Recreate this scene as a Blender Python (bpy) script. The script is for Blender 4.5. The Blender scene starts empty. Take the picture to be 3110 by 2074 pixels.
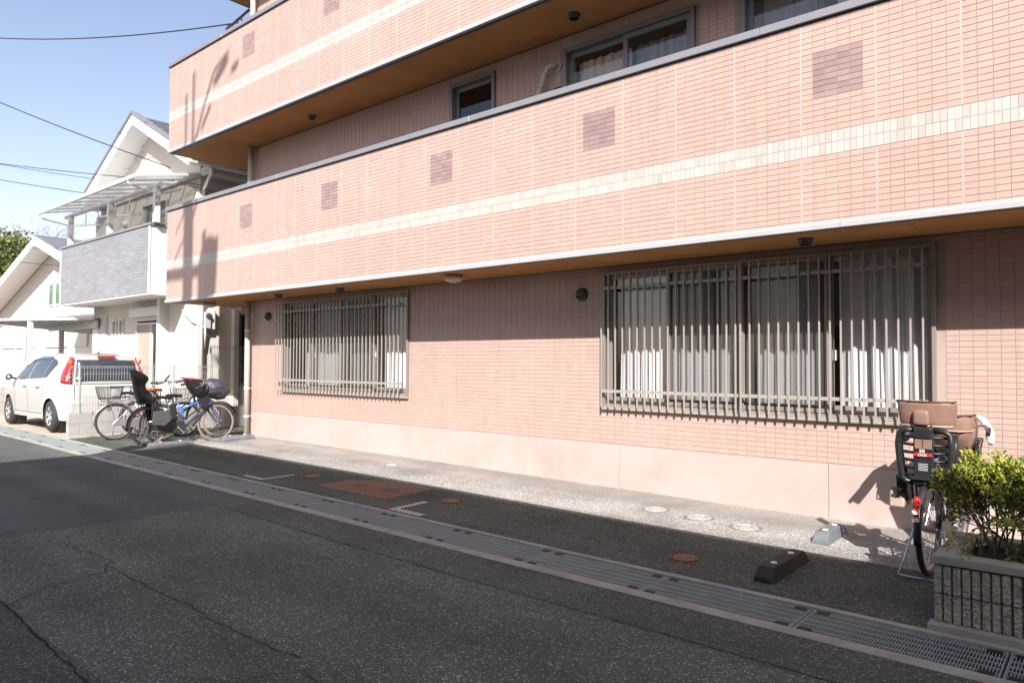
import bpy, bmesh, math, random
from mathutils import Vector, Matrix
random.seed(7)
SC = bpy.context.scene
COL = SC.collection
# ---------------------------------------------------------------- camera, sky, sun, exposure
R_ = math.radians
CAM = (14.3875, -6.3337, 1.4677)
YAW, PITCH, ROLL = 0.70428, 0.02899, 0.0046
cd = bpy.data.cameras.new('camera'); cam = bpy.data.objects.new('camera', cd); COL.objects.link(cam)
cd.sensor_width = 36.0; cd.lens = 36.0*2171.82/3110; cd.clip_start = 0.05; cd.clip_end = 3000
fwd = Vector((-math.sin(YAW)*math.cos(PITCH), math.cos(YAW)*math.cos(PITCH), math.sin(PITCH)))
rt = Vector((math.cos(YAW), math.sin(YAW), 0)); up = rt.cross(fwd)
r2 = rt*math.cos(ROLL)+up*math.sin(ROLL); u2 = -rt*math.sin(ROLL)+up*math.cos(ROLL)
cam.matrix_world = Matrix(((r2.x, u2.x, -fwd.x, CAM[0]), (r2.y, u2.y, -fwd.y, CAM[1]), (r2.z, u2.z, -fwd.z, CAM[2]), (0, 0, 0, 1)))
SC.camera = cam
SUN = Vector((-0.75, 1.0, -0.92)).normalized()     # direction the light travels
w = bpy.data.worlds.new('World'); SC.world = w; w.use_nodes = True
nt = w.node_tree; nt.nodes.clear()
sky = nt.nodes.new('ShaderNodeTexSky'); sky.sky_type = 'NISHITA'; sky.sun_disc = False
sky.sun_elevation = math.asin(-SUN.z); sky.sun_rotation = math.atan2(-SUN.x, -SUN.y)
sky.air_density = 1.0; sky.dust_density = 1.2; sky.ozone_density = 3.5; sky.altitude = 0
bg = nt.nodes.new('ShaderNodeBackground'); bg.inputs['Strength'].default_value = 0.10
wo = nt.nodes.new('ShaderNodeOutputWorld')
tn = nt.nodes.new('ShaderNodeVectorMath'); tn.operation = 'MULTIPLY'; tn.inputs[1].default_value = (1.13, .85, .725)   # the photograph's periwinkle white balance
nt.links.new(sky.outputs[0], tn.inputs[0]); nt.links.new(tn.outputs[0], bg.inputs[0]); nt.links.new(bg.outputs[0], wo.inputs[0])
sl = bpy.data.lights.new('sun', 'SUN'); sl.energy = 3.3; sl.angle = R_(0.53); sl.color = (1.0, 0.96, 0.92)
so = bpy.data.objects.new('sun', sl); COL.objects.link(so); so.location = (20, -20, 20)
so.rotation_euler = SUN.to_track_quat('-Z', 'Y').to_euler()
SC.view_settings.view_transform = 'Standard'; SC.view_settings.look = 'None'
SC.view_settings.exposure = 1.63; SC.view_settings.gamma = 1.0; SC.view_settings.use_curve_mapping = False

# ---------------------------------------------------------------- helpers
class MB:
    def __init__(s): s.v = []; s.f = []
    def quad(s, a, b, c, d):
        n = len(s.v); s.v += [tuple(a), tuple(b), tuple(c), tuple(d)]; s.f.append((n, n+1, n+2, n+3)); return s
    def box(s, x0, x1, y0, y1, z0, z1):
        n = len(s.v)
        s.v += [(x0,y0,z0),(x1,y0,z0),(x1,y1,z0),(x0,y1,z0),(x0,y0,z1),(x1,y0,z1),(x1,y1,z1),(x0,y1,z1)]
        s.f += [(n,n+3,n+2,n+1),(n+4,n+5,n+6,n+7),(n,n+1,n+5,n+4),(n+1,n+2,n+6,n+5),(n+2,n+3,n+7,n+6),(n+3,n,n+4,n+7)]; return s
    def tile(s, x0, x1, z0, z1, yf, yb):          # five faces, open at the back
        n = len(s.v)
        s.v += [(x0,yf,z0),(x1,yf,z0),(x1,yf,z1),(x0,yf,z1),(x0,yb,z0),(x1,yb,z0),(x1,yb,z1),(x0,yb,z1)]
        s.f += [(n,n+1,n+2,n+3),(n+4,n+5,n+1,n),(n+5,n+6,n+2,n+1),(n+6,n+7,n+3,n+2),(n+7,n+4,n,n+3)]; return s
    def beam(s, a, b, wd, ht, upv=(0,0,1)):
        a = Vector(a); b = Vector(b); d = (b-a).normalized(); u = Vector(upv); sd = d.cross(u)
        if sd.length < 1e-4: sd = d.cross(Vector((0,1,0)))
        sd.normalize(); u = sd.cross(d); n = len(s.v)
        for p in (a, b):
            for i, j in ((-1,-1),(1,-1),(1,1),(-1,1)): s.v.append(tuple(p+sd*wd/2*i+u*ht/2*j))
        s.f += [(n,n+1,n+2,n+3),(n+7,n+6,n+5,n+4),(n,n+4,n+5,n+1),(n+1,n+5,n+6,n+2),(n+2,n+6,n+7,n+3),(n+3,n+7,n+4,n)]; return s
    def tube(s, pts, r, k=8, closed=False):
        pts = [Vector(p) for p in pts]; m = len(pts); rs = r if isinstance(r, (list, tuple)) else [r]*m
        base = len(s.v); prev = None
        for i, p in enumerate(pts):
            if closed: d = pts[(i+1) % m]-pts[i-1]
            else: d = pts[min(i+1, m-1)]-pts[max(i-1, 0)]
            d.normalize()
            if prev is None:
                u = d.cross(Vector((0,0,1)))
                if u.length < .05: u = d.cross(Vector((0,1,0)))
            else: u = prev-d*prev.dot(d)
            u.normalize(); prev = u; v2 = d.cross(u)
            for j in range(k):
                a = 2*math.pi*j/k; s.v.append(tuple(p+(u*math.cos(a)+v2*math.sin(a))*rs[i]))
        for i in range(m if closed else m-1):
            for j in range(k):
                a = base+i*k+j; b = base+i*k+(j+1) % k; i2 = (i+1) % m
                s.f.append((a, b, base+i2*k+(j+1) % k, base+i2*k+j))
        if not closed:
            s.f.append(tuple(base+j for j in range(k))[::-1]); s.f.append(tuple(base+(m-1)*k+j for j in range(k)))
        return s
    def ring(s, c, R, r, ax='y', n=32, k=8, sx=1.0):
        c = Vector(c); P = []
        for i in range(n):
            a = 2*math.pi*i/n; q = {'y': (math.cos(a), 0, math.sin(a)), 'z': (math.cos(a), math.sin(a), 0), 'x': (0, math.cos(a), math.sin(a))}[ax]
            P.append(c+Vector(q)*R)
        return s.tube(P, r, k, True)
    def lathe(s, prof, c, ax='z', n=24):
        c = Vector(c); b = len(s.v); m = len(prof)
        for i in range(n):
            a = 2*math.pi*i/n
            for r, h in prof:
                q = {'z': (r*math.cos(a), r*math.sin(a), h), 'y': (r*math.cos(a), h, r*math.sin(a)), 'x': (h, r*math.cos(a), r*math.sin(a))}[ax]
                s.v.append(tuple(c+Vector(q)))
        for i in range(n):
            for j in range(m-1):
                s.f.append((b+i*m+j, b+((i+1) % n)*m+j, b+((i+1) % n)*m+j+1, b+i*m+j+1))
        return s
    def prism(s, poly, ax, a0, a1):
        n = len(s.v); m = len(poly)
        for a in (a0, a1):
            for p, q in poly:
                s.v.append({'x': (a,p,q), 'y': (p,a,q), 'z': (p,q,a)}[ax])
        s.f.append(tuple(range(n, n+m))); s.f.append(tuple(range(n+2*m-1, n+m-1, -1)))
        for i in range(m): j = (i+1) % m; s.f.append((n+i, n+m+i, n+m+j, n+j))
        return s
    def grid(s, rows):
        b = len(s.v); m = len(rows[0])
        for r in rows: s.v += [tuple(p) for p in r]
        for i in range(len(rows)-1):
            for j in range(m-1): s.f.append((b+i*m+j, b+i*m+j+1, b+(i+1)*m+j+1, b+(i+1)*m+j))
        return s
    def mesh(s, name, mat, smooth=False):
        me = bpy.data.meshes.new(name); me.from_pydata(s.v, [], s.f); me.update()
        if mat: me.materials.append(mat)
        if smooth:
            me.shade_smooth()
        return me
    def obj(s, name, mat, parent=None, smooth=False, fix=True, mods=()):
        me = s.mesh(name, mat, smooth)
        if fix:
            bm = bmesh.new(); bm.from_mesh(me); bmesh.ops.recalc_face_normals(bm, faces=bm.faces); bm.to_mesh(me); bm.free()
            if smooth: me.shade_smooth()
        return link(name, me, parent, mods)

def link(name, me, parent=None, mods=()):
    o = bpy.data.objects.new(name, me); COL.objects.link(o)
    if parent: o.parent = parent
    for k, kw in mods:
        m = o.modifiers.new(k.lower(), k)
        for a, b in kw.items(): setattr(m, a, b)
    return o
def tag(o, label=None, cat=None, group=None, kind=None):
    if label: o['label'] = label
    if cat: o['category'] = cat
    if group: o['group'] = group
    if kind: o['kind'] = kind
    return o
def empty(name, loc, label=None, cat=None, group=None, rz=0):
    o = bpy.data.objects.new(name, None); COL.objects.link(o); o.location = loc; o.rotation_euler = (0, 0, rz)
    o.empty_display_size = .2
    return tag(o, label, cat, group)
BEV = lambda wd, s=2: ('BEVEL', dict(width=wd, segments=s, limit_method='ANGLE'))

# ---- materials
def N(nt, t, **kw):
    n = nt.nodes.new(t)
    for k, v in kw.items():
        if k in ('i',):
            for a, b in v.items(): n.inputs[a].default_value = b
        else: setattr(n, k, v)
    return n
def pm(name, col, rough=.6, metal=0., var=.12, vs=3., bump=0., bs=60., spec=.4, coat=0., dirt=None, wobj=False):
    """principled material: base colour broken up by two noises, optional fine relief"""
    m = bpy.data.materials.new(name); m.use_nodes = True; t = m.node_tree; L = t.links.new
    b = t.nodes['Principled BSDF']
    b.inputs['Roughness'].default_value = rough; b.inputs['Metallic'].default_value = metal
    b.inputs['Specular IOR Level'].default_value = spec; b.inputs['Coat Weight'].default_value = coat
    geo = N(t, 'ShaderNodeNewGeometry'); 
    n1 = N(t, 'ShaderNodeTexNoise', i={'Scale': vs, 'Detail': 6., 'Roughness': .6})
    L(geo.outputs['Position'], n1.inputs['Vector'])
    mr = N(t, 'ShaderNodeMapRange', i={'From Min': .3, 'From Max': .7, 'To Min': 1-var, 'To Max': 1+var})
    L(n1.outputs['Fac'], mr.inputs['Value'])
    mx = N(t, 'ShaderNodeVectorMath', operation='SCALE'); mx.inputs[0].default_value = col[:3]
    L(mr.outputs[0], mx.inputs['Scale'])
    last = mx.outputs[0]
    if dirt:
        dc, amt, ds = dirt
        n2 = N(t, 'ShaderNodeTexNoise', i={'Scale': ds, 'Detail': 8., 'Roughness': .65})
        L(geo.outputs['Position'], n2.inputs['Vector'])
        m2 = N(t, 'ShaderNodeMapRange', i={'From Min': .5, 'From Max': .72, 'To Min': 0., 'To Max': amt})
        L(n2.outputs['Fac'], m2.inputs['Value'])
        mm = N(t, 'ShaderNodeMix', data_type='RGBA'); mm.inputs[7].default_value = (*dc, 1)
        L(m2.outputs[0], mm.inputs[0]); L(last, mm.inputs[6]); last = mm.outputs[2]
    L(last, b.inputs['Base Color'])
    if bump:
        n3 = N(t, 'ShaderNodeTexNoise', i={'Scale': bs, 'Detail': 3.})
        L(geo.outputs['Position'], n3.inputs['Vector'])
        bp = N(t, 'ShaderNodeBump', i={'Strength': bump, 'Distance': .01})
        L(n3.outputs['Fac'], bp.inputs['Height']); L(bp.outputs[0], b.inputs['Normal'])
    return m
def tile_mat(name, cols, rough=.35, amt=.10):
    """glazed tile: every tile its own tone"""
    m = bpy.data.materials.new(name); m.use_nodes = True; t = m.node_tree; L = t.links.new
    b = t.nodes['Principled BSDF']; b.inputs['Roughness'].default_value = rough; b.inputs['Specular IOR Level'].default_value = .35
    g = N(t, 'ShaderNodeNewGeometry'); oi = N(t, 'ShaderNodeObjectInfo')
    ad = N(t, 'ShaderNodeMath', operation='ADD'); L(g.outputs['Random Per Island'], ad.inputs[0]); L(oi.outputs['Random'], ad.inputs[1])
    fr = N(t, 'ShaderNodeMath', operation='FRACT'); L(ad.outputs[0], fr.inputs[0])
    cr = N(t, 'ShaderNodeValToRGB'); cr.color_ramp.interpolation = 'LINEAR'
    e = cr.color_ramp.elements
    while len(e) < len(cols): e.new(.5)
    for i, c in enumerate(cols): e[i].position = i/(len(cols)-1); e[i].color = (*c, 1)
    L(fr.outputs[0], cr.inputs[0])
    n1 = N(t, 'ShaderNodeTexNoise', i={'Scale': .9, 'Detail': 5.}); L(g.outputs['Position'], n1.inputs['Vector'])
    mr = N(t, 'ShaderNodeMapRange', i={'From Min': .3, 'From Max': .7, 'To Min': 1-amt*.5, 'To Max': 1+amt*.5}); L(n1.outputs['Fac'], mr.inputs['Value'])
    mx = N(t, 'ShaderNodeVectorMath', operation='SCALE'); L(cr.outputs[0], mx.inputs[0]); L(mr.outputs[0], mx.inputs['Scale'])
    # faint rain streaks running down
    mp = N(t, 'ShaderNodeMapping'); mp.inputs['Scale'].default_value = (9, 9, .5); L(g.outputs['Position'], mp.inputs['Vector'])
    n2 = N(t, 'ShaderNodeTexNoise', i={'Scale': 1.3, 'Detail': 4.}); L(mp.outputs[0], n2.inputs['Vector'])
    m2 = N(t, 'ShaderNodeMapRange', i={'From Min': .55, 'From Max': .75, 'To Min': 1., 'To Max': .9}); L(n2.outputs['Fac'], m2.inputs['Value'])
    my = N(t, 'ShaderNodeVectorMath', operation='SCALE'); L(mx.outputs[0], my.inputs[0]); L(m2.outputs[0], my.inputs['Scale'])
    L(my.outputs[0], b.inputs['Base Color'])
    n3 = N(t, 'ShaderNodeTexNoise', i={'Scale': 45., 'Detail': 2.}); L(g.outputs['Position'], n3.inputs['Vector'])
    bp = N(t, 'ShaderNodeBump', i={'Strength': .15, 'Distance': .004}); L(n3.outputs['Fac'], bp.inputs['Height']); L(bp.outputs[0], b.inputs['Normal'])
    return m
def asphalt_mat(name, base, light, frac=.5, tint=(1, .98, .95), spark=.5):
    m = bpy.data.materials.new(name); m.use_nodes = True; t = m.node_tree; L = t.links.new
    b = t.nodes['Principled BSDF']; b.inputs['Roughness'].default_value = .85; b.inputs['Specular IOR Level'].default_value = .3
    g = N(t, 'ShaderNodeNewGeometry')
    v = N(t, 'ShaderNodeTexVoronoi', i={'Scale': 125.}); L(g.outputs['Position'], v.inputs['Vector'])
    sep = N(t, 'ShaderNodeSeparateColor'); L(v.outputs['Color'], sep.inputs[0])
    cr = N(t, 'ShaderNodeValToRGB'); e = cr.color_ramp.elements
    dk = tuple(base*x for x in tint); lt = tuple(light*x for x in tint)
    e[0].position = 0; e[0].color = (*[c*.68 for c in dk], 1); e[1].position = frac; e[1].color = (*dk, 1)
    x = e.new(.9); x.color = (*lt, 1); x = e.new(.975); x.color = (*[min(1, c*(1+spark*2)) for c in lt], 1)
    L(sep.outputs[0], cr.inputs[0])
    ns = N(t, 'ShaderNodeTexNoise', i={'Scale': 1.1, 'Detail': 7., 'Roughness': .62}); L(g.outputs['Position'], ns.inputs['Vector'])
    mr = N(t, 'ShaderNodeMapRange', i={'From Min': .3, 'From Max': .7, 'To Min': .8, 'To Max': 1.2}); L(ns.outputs['Fac'], mr.inputs['Value'])
    nf = N(t, 'ShaderNodeTexNoise', i={'Scale': 240., 'Detail': 3.}); L(g.outputs['Position'], nf.inputs['Vector'])
    mf = N(t, 'ShaderNodeMapRange', i={'From Min': .3, 'From Max': .7, 'To Min': .7, 'To Max': 1.3}); L(nf.outputs['Fac'], mf.inputs['Value'])
    mu0 = N(t, 'ShaderNodeMath', operation='MULTIPLY'); L(mr.outputs[0], mu0.inputs[0]); L(mf.outputs[0], mu0.inputs[1])
    mp = N(t, 'ShaderNodeMapping'); mp.inputs['Scale'].default_value = (.12, 1.5, 1.); L(g.outputs['Position'], mp.inputs['Vector'])
    nb = N(t, 'ShaderNodeTexNoise', i={'Scale': 1.2, 'Detail': 4.}); L(mp.outputs[0], nb.inputs['Vector'])
    mb_ = N(t, 'ShaderNodeMapRange', i={'From Min': .35, 'From Max': .65, 'To Min': .84, 'To Max': 1.16}); L(nb.outputs['Fac'], mb_.inputs['Value'])
    mu1 = N(t, 'ShaderNodeMath', operation='MULTIPLY'); L(mu0.outputs[0], mu1.inputs[0]); L(mb_.outputs[0], mu1.inputs[1])
    no = N(t, 'ShaderNodeTexNoise', i={'Scale': .75, 'Detail': 3., 'Distortion': .8}); L(g.outputs['Position'], no.inputs['Vector'])
    mo = N(t, 'ShaderNodeMapRange', i={'From Min': .60, 'From Max': .70, 'To Min': 1., 'To Max': .78}); L(no.outputs['Fac'], mo.inputs['Value'])
    mu = N(t, 'ShaderNodeMath', operation='MULTIPLY'); L(mu1.outputs[0], mu.inputs[0]); L(mo.outputs[0], mu.inputs[1])
    mx = N(t, 'ShaderNodeVectorMath', operation='SCALE'); L(cr.outputs[0], mx.inputs[0]); L(mu.outputs[0], mx.inputs['Scale'])
    # pale scattered stones
    v2 = N(t, 'ShaderNodeTexVoronoi', i={'Scale': 14., 'Randomness': 1.}); L(g.outputs['Position'], v2.inputs['Vector'])
    lt2 = N(t, 'ShaderNodeMath', operation='LESS_THAN', i={1: .068}); L(v2.outputs['Distance'], lt2.inputs[0])
    sp = N(t, 'ShaderNodeSeparateColor'); L(v2.outputs['Color'], sp.inputs[0])
    gt = N(t, 'ShaderNodeMath', operation='GREATER_THAN', i={1: .6}); L(sp.outputs[0], gt.inputs[0])
    ml = N(t, 'ShaderNodeMath', operation='MULTIPLY'); L(lt2.outputs[0], ml.inputs[0]); L(gt.outputs[0], ml.inputs[1])
    ml2 = N(t, 'ShaderNodeMath', operation='MULTIPLY', i={1: spark}); L(ml.outputs[0], ml2.inputs[0])
    mm = N(t, 'ShaderNodeMix', data_type='RGBA'); mm.inputs[7].default_value = (min(1,light*2.2), min(1,light*2.1), light*1.9, 1)
    L(ml2.outputs[0], mm.inputs[0]); L(mx.outputs[0], mm.inputs[6])
    L(mm.outputs[2], b.inputs['Base Color'])
    bp = N(t, 'ShaderNodeBump', i={'Strength': .55, 'Distance': .006}); L(v.outputs['Distance'], bp.inputs['Height']); L(bp.outputs[0], b.inputs['Normal'])
    return m
def glass_mat(name, tint=(.95, .95, .95), refl=1.0, rough=.0):
    m = bpy.data.materials.new(name); m.use_nodes = True; t = m.node_tree; L = t.links.new
    t.nodes.remove(t.nodes['Principled BSDF']); out = t.nodes['Material Output']
    tr = N(t, 'ShaderNodeBsdfTransparent'); tr.inputs[0].default_value = (*tint, 1)
    gl = N(t, 'ShaderNodeBsdfGlossy'); gl.inputs[0].default_value = (.9, .95, .95, 1); gl.inputs['Roughness'].default_value = rough
    g = N(t, 'ShaderNodeNewGeometry'); dt = N(t, 'ShaderNodeVectorMath', operation='DOT_PRODUCT'); L(g.outputs['Normal'], dt.inputs[0]); L(g.outputs['Incoming'], dt.inputs[1])
    ab = N(t, 'ShaderNodeMath', operation='ABSOLUTE'); L(dt.outputs['Value'], ab.inputs[0])
    om = N(t, 'ShaderNodeMath', operation='SUBTRACT', i={0: 1.}, use_clamp=True); L(ab.outputs[0], om.inputs[1])
    pw = N(t, 'ShaderNodeMath', operation='POWER', i={1: 5.}); L(om.outputs[0], pw.inputs[0])
    mu = N(t, 'ShaderNodeMath', operation='MULTIPLY_ADD', i={1: .9, 2: .085*refl}, use_clamp=True); L(pw.outputs[0], mu.inputs[0])
    mx = N(t, 'ShaderNodeMixShader'); L(mu.outputs[0], mx.inputs[0]); L(tr.outputs[0], mx.inputs[1]); L(gl.outputs[0], mx.inputs[2]); L(mx.outputs[0], out.inputs[0])
    return m
def net_mat(name, col, cover):
    m = bpy.data.materials.new(name); m.use_nodes = True; t = m.node_tree; L = t.links.new
    b = t.nodes['Principled BSDF']; out = t.nodes['Material Output']
    b.inputs['Base Color'].default_value = (*col, 1); b.inputs['Roughness'].default_value = .8
    tr = N(t, 'ShaderNodeBsdfTransparent'); mx = N(t, 'ShaderNodeMixShader'); mx.inputs[0].default_value = cover
    L(tr.outputs[0], mx.inputs[1]); L(b.outputs[0], mx.inputs[2]); L(mx.outputs[0], out.inputs[0])
    return m
def cloth_mat(name, col, trans=.35):
    m = pm(name, col, rough=.9, var=.05, spec=.1); t = m.node_tree; L = t.links.new
    b = t.nodes['Principled BSDF']; out = t.nodes['Material Output']
    tl = N(t, 'ShaderNodeBsdfTranslucent'); tl.inputs[0].default_value = (*col, 1)
    mx = N(t, 'ShaderNodeMixShader'); mx.inputs[0].default_value = trans
    L(b.outputs[0], mx.inputs[1]); L(tl.outputs[0], mx.inputs[2]); L(mx.outputs[0], out.inputs[0])
    return m

M = {}
M['salmon'] = tile_mat('salmon_tile', [(.405,.285,.245), (.415,.30,.258), (.425,.31,.262), (.41,.29,.25), (.43,.325,.268)])
M['mauve'] = tile_mat('mauve_tile', [(.27,.185,.175), (.30,.215,.20), (.25,.17,.17), (.315,.24,.21)])
M['cream'] = tile_mat('cream_tile', [(.37,.34,.30), (.42,.40,.365), (.40,.38,.34), (.435,.42,.39), (.385,.355,.315)])
M['grout'] = pm('tile_grout', (.33,.265,.235), .9, var=.1, vs=4)
M['groutw'] = pm('white_grout', (.36,.33,.31), .9)
M['seal'] = pm('white_sealant', (.46,.43,.41), .7, var=.05)
M['plinth'] = pm('pink_render', (.40,.325,.295), .8, var=.08, vs=1.6, bump=.2, bs=120, dirt=((.31,.24,.20), .6, 1.4))
M['soffit'] = pm('tan_soffit_board', (.43,.205,.07), .85, var=.14, vs=2.2, bump=.3, bs=150)
M['trimw'] = pm('white_metal_trim', (.36,.36,.365), .45, var=.04, spec=.5)
M['capm'] = pm('grey_metal_coping', (.24,.245,.262), .42, metal=.3, var=.06, vs=1.5)
M['dark'] = pm('dark_metal', (.035,.037,.038), .5)
M['vent'] = pm('vent_grey', (.075,.085,.085), .45, metal=.3)
M['bronze'] = pm('bronze_sash', (.27,.235,.21), .4, metal=.3, var=.05)
M['gsash'] = pm('grey_sash', (.19,.19,.195), .4, metal=.4, var=.05)
M['bar'] = pm('grille_bar_metal', (.36,.325,.285), .4, metal=.2, var=.05)
M['pipe'] = pm('beige_drainpipe', (.40,.37,.33), .5, var=.05)
M['glass'] = glass_mat('window_glass')
M['glassd'] = glass_mat('dim_window_glass', (.35,.4,.38))
M['net'] = net_mat('insect_screen', (.10,.10,.095), .40)
M['curtain'] = cloth_mat('white_curtain', (.84,.84,.85))
M['curtain2'] = cloth_mat('cream_curtain', (.80,.72,.62))
M['curtain3'] = cloth_mat('grey_lace_curtain', (.40,.41,.40))
M['room'] = pm('dim_room', (.14,.135,.12), .9)
M['lampw'] = pm('opal_lamp_cover', (.55,.42,.35), .4, var=.03)
M['concrete'] = pm('concrete', (.33,.312,.262), .85, var=.18, vs=5, bump=.35, bs=130, dirt=((.15,.125,.10), .6, 2.6))
M['concg'] = pm('grey_concrete', (.34,.33,.315), .85, var=.12, vs=4, bump=.25, bs=110, dirt=((.24,.22,.2), .5, 2.))
M['galv'] = pm('galvanised_steel', (.30,.335,.33), .5, metal=.15, var=.10, vs=6)
M['rubber'] = pm('black_rubber', (.018,.018,.019), .65)
M['pit'] = pm('drain_bottom', (.010,.010,.011), .9)
M['rustl'] = pm('light_rust', (.33,.185,.115), .75, metal=.1, var=.3, vs=30, bump=.2, bs=160)
M['rust'] = pm('rusty_iron', (.13,.075,.05), .75, metal=.2, var=.35, vs=30, bump=.3, bs=160, dirt=((.09,.055,.04), .7, 25))
M['iron'] = pm('worn_cast_iron', (.25,.235,.215), .6, metal=.3, var=.25, vs=40, bump=.3, bs=160, dirt=((.22,.13,.08), .7, 9))
M['crack'] = pm('dark_crack', (.012,.012,.012), .95)  # plain dark colour of the road cracks and joints
M['white'] = pm('white_render', (.70,.67,.62), .8, var=.04, bump=.15, bs=140)
M['whitep'] = pm('white_paint', (.72,.72,.71), .45, var=.03)
M['greyp'] = pm('light_grey_paint', (.42,.43,.44), .45, var=.04)
# ---------------------------------------------------------------- ground levels
PZ = [(-60,.13),(-12,.12),(-5,.10),(0,.07),(2,.05),(5,.032),(8,.012),(11,-.01),(14,-.02),(20,-.03),(60,-.05)]
def gx(x):
    for (a, za), (b, zb) in zip(PZ, PZ[1:]):
        if x <= b: return za+(zb-za)*max(0, (x-a)/(b-a))
    return PZ[-1][1]
def gz(x, y): return gx(x)-.03*min(1, max(0, (.9-y)/2.54))
def sheet(name, mat, x0, x1, y0, y1, dz=0., nx=None, label=None, zf=None, parent=None, kind='structure'):
    xs = sorted({x0, x1} | {p for p, _ in PZ if x0 < p < x1} | {x0+(x1-x0)*i/(nx or 8) for i in range((nx or 8))})
    ys = sorted({y0, y1} | {y for y in (.9, -.5, -1.64) if y0 < y < y1})
    mb = MB(); mb.grid([[(x, y, (zf or gz)(x, y)+dz) for x in xs] for y in ys])
    o = mb.obj(name, mat, parent, fix=False)
    if kind: o['kind'] = kind
    if label: o['label'] = label
    return o
M['asph'] = asphalt_mat('asphalt_old', .098, .14, .6, (1,1.08,.89), .75)
M['asphb'] = asphalt_mat('asphalt_bluish', .088, .112, .6, (.96,1.04,.95), .25)
M['asphd'] = asphalt_mat('asphalt_dark', .066, .105, .6, (1,1.08,.89), .6)
M['asphl'] = asphalt_mat('asphalt_lot', .062, .11, .6, (1,1.08,.89), .6)
M['asphs'] = asphalt_mat('asphalt_pale_sunlit', .24, .34, .5, (1,.95,.88), .5)  # whiter aggregate by the wall, colour lifted further to stand for sunlight
M['screed'] = asphalt_mat('screed_band', .27, .30, .5, (1,.92,.82), .15)
earth = MB().box(-900, 900, -900, 900, -1.2, -.40).obj('ground', pm('earth', (.12,.11,.09), .9)); earth['kind'] = 'structure'
# road on the camera's side of the drain
G0, G1, G2, G3 = -2.245, -2.135, -1.70, -1.64      # near kerb outer, near kerb inner, far kerb inner, far kerb outer
def skirt(o_x0, x1, y0, y1): pass
sheet('road', M['asphb'], -60, 7.3, -9, G0, nx=20)
sheet('road_lane', M['asph'], 7.3, 34, -4.98, -2.72, nx=12)
M['asphr'] = asphalt_mat('asphalt_strip', .080, .12, .6, (1,1.08,.89), .7)
sheet('road_strip', M['asphr'], 7.3, 34, -2.72, G0, nx=12)
sheet('road_patch', M['asphd'], 7.3, 34, -9, -4.98, nx=12)
sheet('parking_lot', M['asphl'], -.2, 34, G3, -.42, nx=16)
sheet('forecourt', M['asphs'], 1.0, 34, -.42, .30, nx=12)
sheet('footing_strip', M['screed'], 1.42, 34, .30, .905, dz=.0, nx=12)
sheet('side_yard', M['asphl'], -.2, 1.42, -.42, 12, nx=4, zf=lambda x, y: gx(x)-(.0156 if y < 1 else .0))
sheet('driveway', pm('driveway_concrete', (.40,.34,.27), .85, var=.1, vs=2, bump=.2, bs=90), -60, -.2, G3, 30, nx=8, zf=lambda x, y: gx(x)-.03*min(1, max(0, (.9-y)/2.54))*1)
sheet('forecourt_end', M['asphl'], -.2, 1.0, -.421, -.42)
# kerbs of the drain
def strip_box(name, mat, x0, x1, y0, y1, top, bot, kind='structure'):
    mb = MB(); xs = [x0]+[p for p, _ in PZ if x0 < p < x1]+[x1]
    for a, b in zip(xs, xs[1:]):
        n = len(mb.v)
        for z in (bot, top):
            for x, y in ((a, y0), (b, y0), (b, y1), (a, y1)): mb.v.append((x, y, gx(x)-.03+z))
        mb.f += [(n,n+3,n+2,n+1),(n+4,n+5,n+6,n+7),(n,n+1,n+5,n+4),(n+1,n+2,n+6,n+5),(n+2,n+3,n+7,n+6),(n+3,n,n+4,n+7)]
    o = mb.obj(name, mat); o['kind'] = kind; return o
strip_box('kerb', M['concrete'], -40, 34, G0+.002, G1, .005, -.35)
strip_box('kerb', M['concrete'], -40, 34, G2, G3-.002, .005, -.35)
strip_box('drain_channel', M['pit'], -40, 34, G1, G2, -.28, -.36)
# ---- drain gratings, one metre each
def grate_bars():
    mb = MB(); L = .988; x = .012
    while x < L-.006:
        mb.box(x-.0018, x+.0018, G1+.022, G2-.022, -.014, -.002); x += .0152
    return mb.mesh('grating_bars', M['galv'])
def grate_frame():
    mb = MB(); L = .988
    mb.box(.002, .008, G1+.012, G2-.012, -.032, .0); mb.box(L-.006, L, G1+.012, G2-.012, -.032, .0)
    mb.box(.002, L, G1+.012, G1+.017, -.032, .0); mb.box(.002, L, G2-.017, G2-.012, -.032, .0)
    for k in range(5):
        y = G1+.02+(G2-G1-.04)*(k+.5)/5; mb.box(.008, L-.006, y-.0042, y+.0042, -.012, .0)
    return mb.mesh('grating_frame', M['galv'])
def pad():
    return MB().box(-.035, .035, -.022, .022, -.012, .001).mesh('rubber_pad', M['rubber'])
GL_ = {-10: 'drain grating just in front of the rounded wheel stops', -9: 'second drain grating right of the shadow edge by the bicycles',
 -8: 'drain grating left of the far white corner mark', -7: 'drain grating touching the far white corner mark', -6: 'drain grating left of the rusty access cover', -5: 'drain grating in front of the rusty access cover',
 -4: 'drain grating touching the near white corner mark', -3: 'drain grating in front of the parking bay right of the white mark', -2: 'drain grating left of the rusty half-buried cover',
 -1: 'drain grating level with the dark wheel stop', 0: 'drain grating ending at the planter corner', 1: 'nearest drain grating at the bottom right corner below the planter',
 -11: 'drain grating crossed by the edge of the big shade', -12: 'sunlit drain grating next to the edge of the big shade', -13: 'sunlit drain grating in front of the silver bicycle', -14: 'sunlit drain grating at the end of the block wall',
 -15: 'sunlit drain grating behind the tail of the white car', -16: 'sunlit drain grating beside the rear wheel of the white car', -17: 'sunlit drain grating beside the door of the white car', -18: 'sunlit drain grating beside the front wheel of the white car', -19: 'last sunlit drain grating at the left edge of the photo'}
gb, gf, gp = grate_bars(), grate_frame(), pad()
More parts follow.
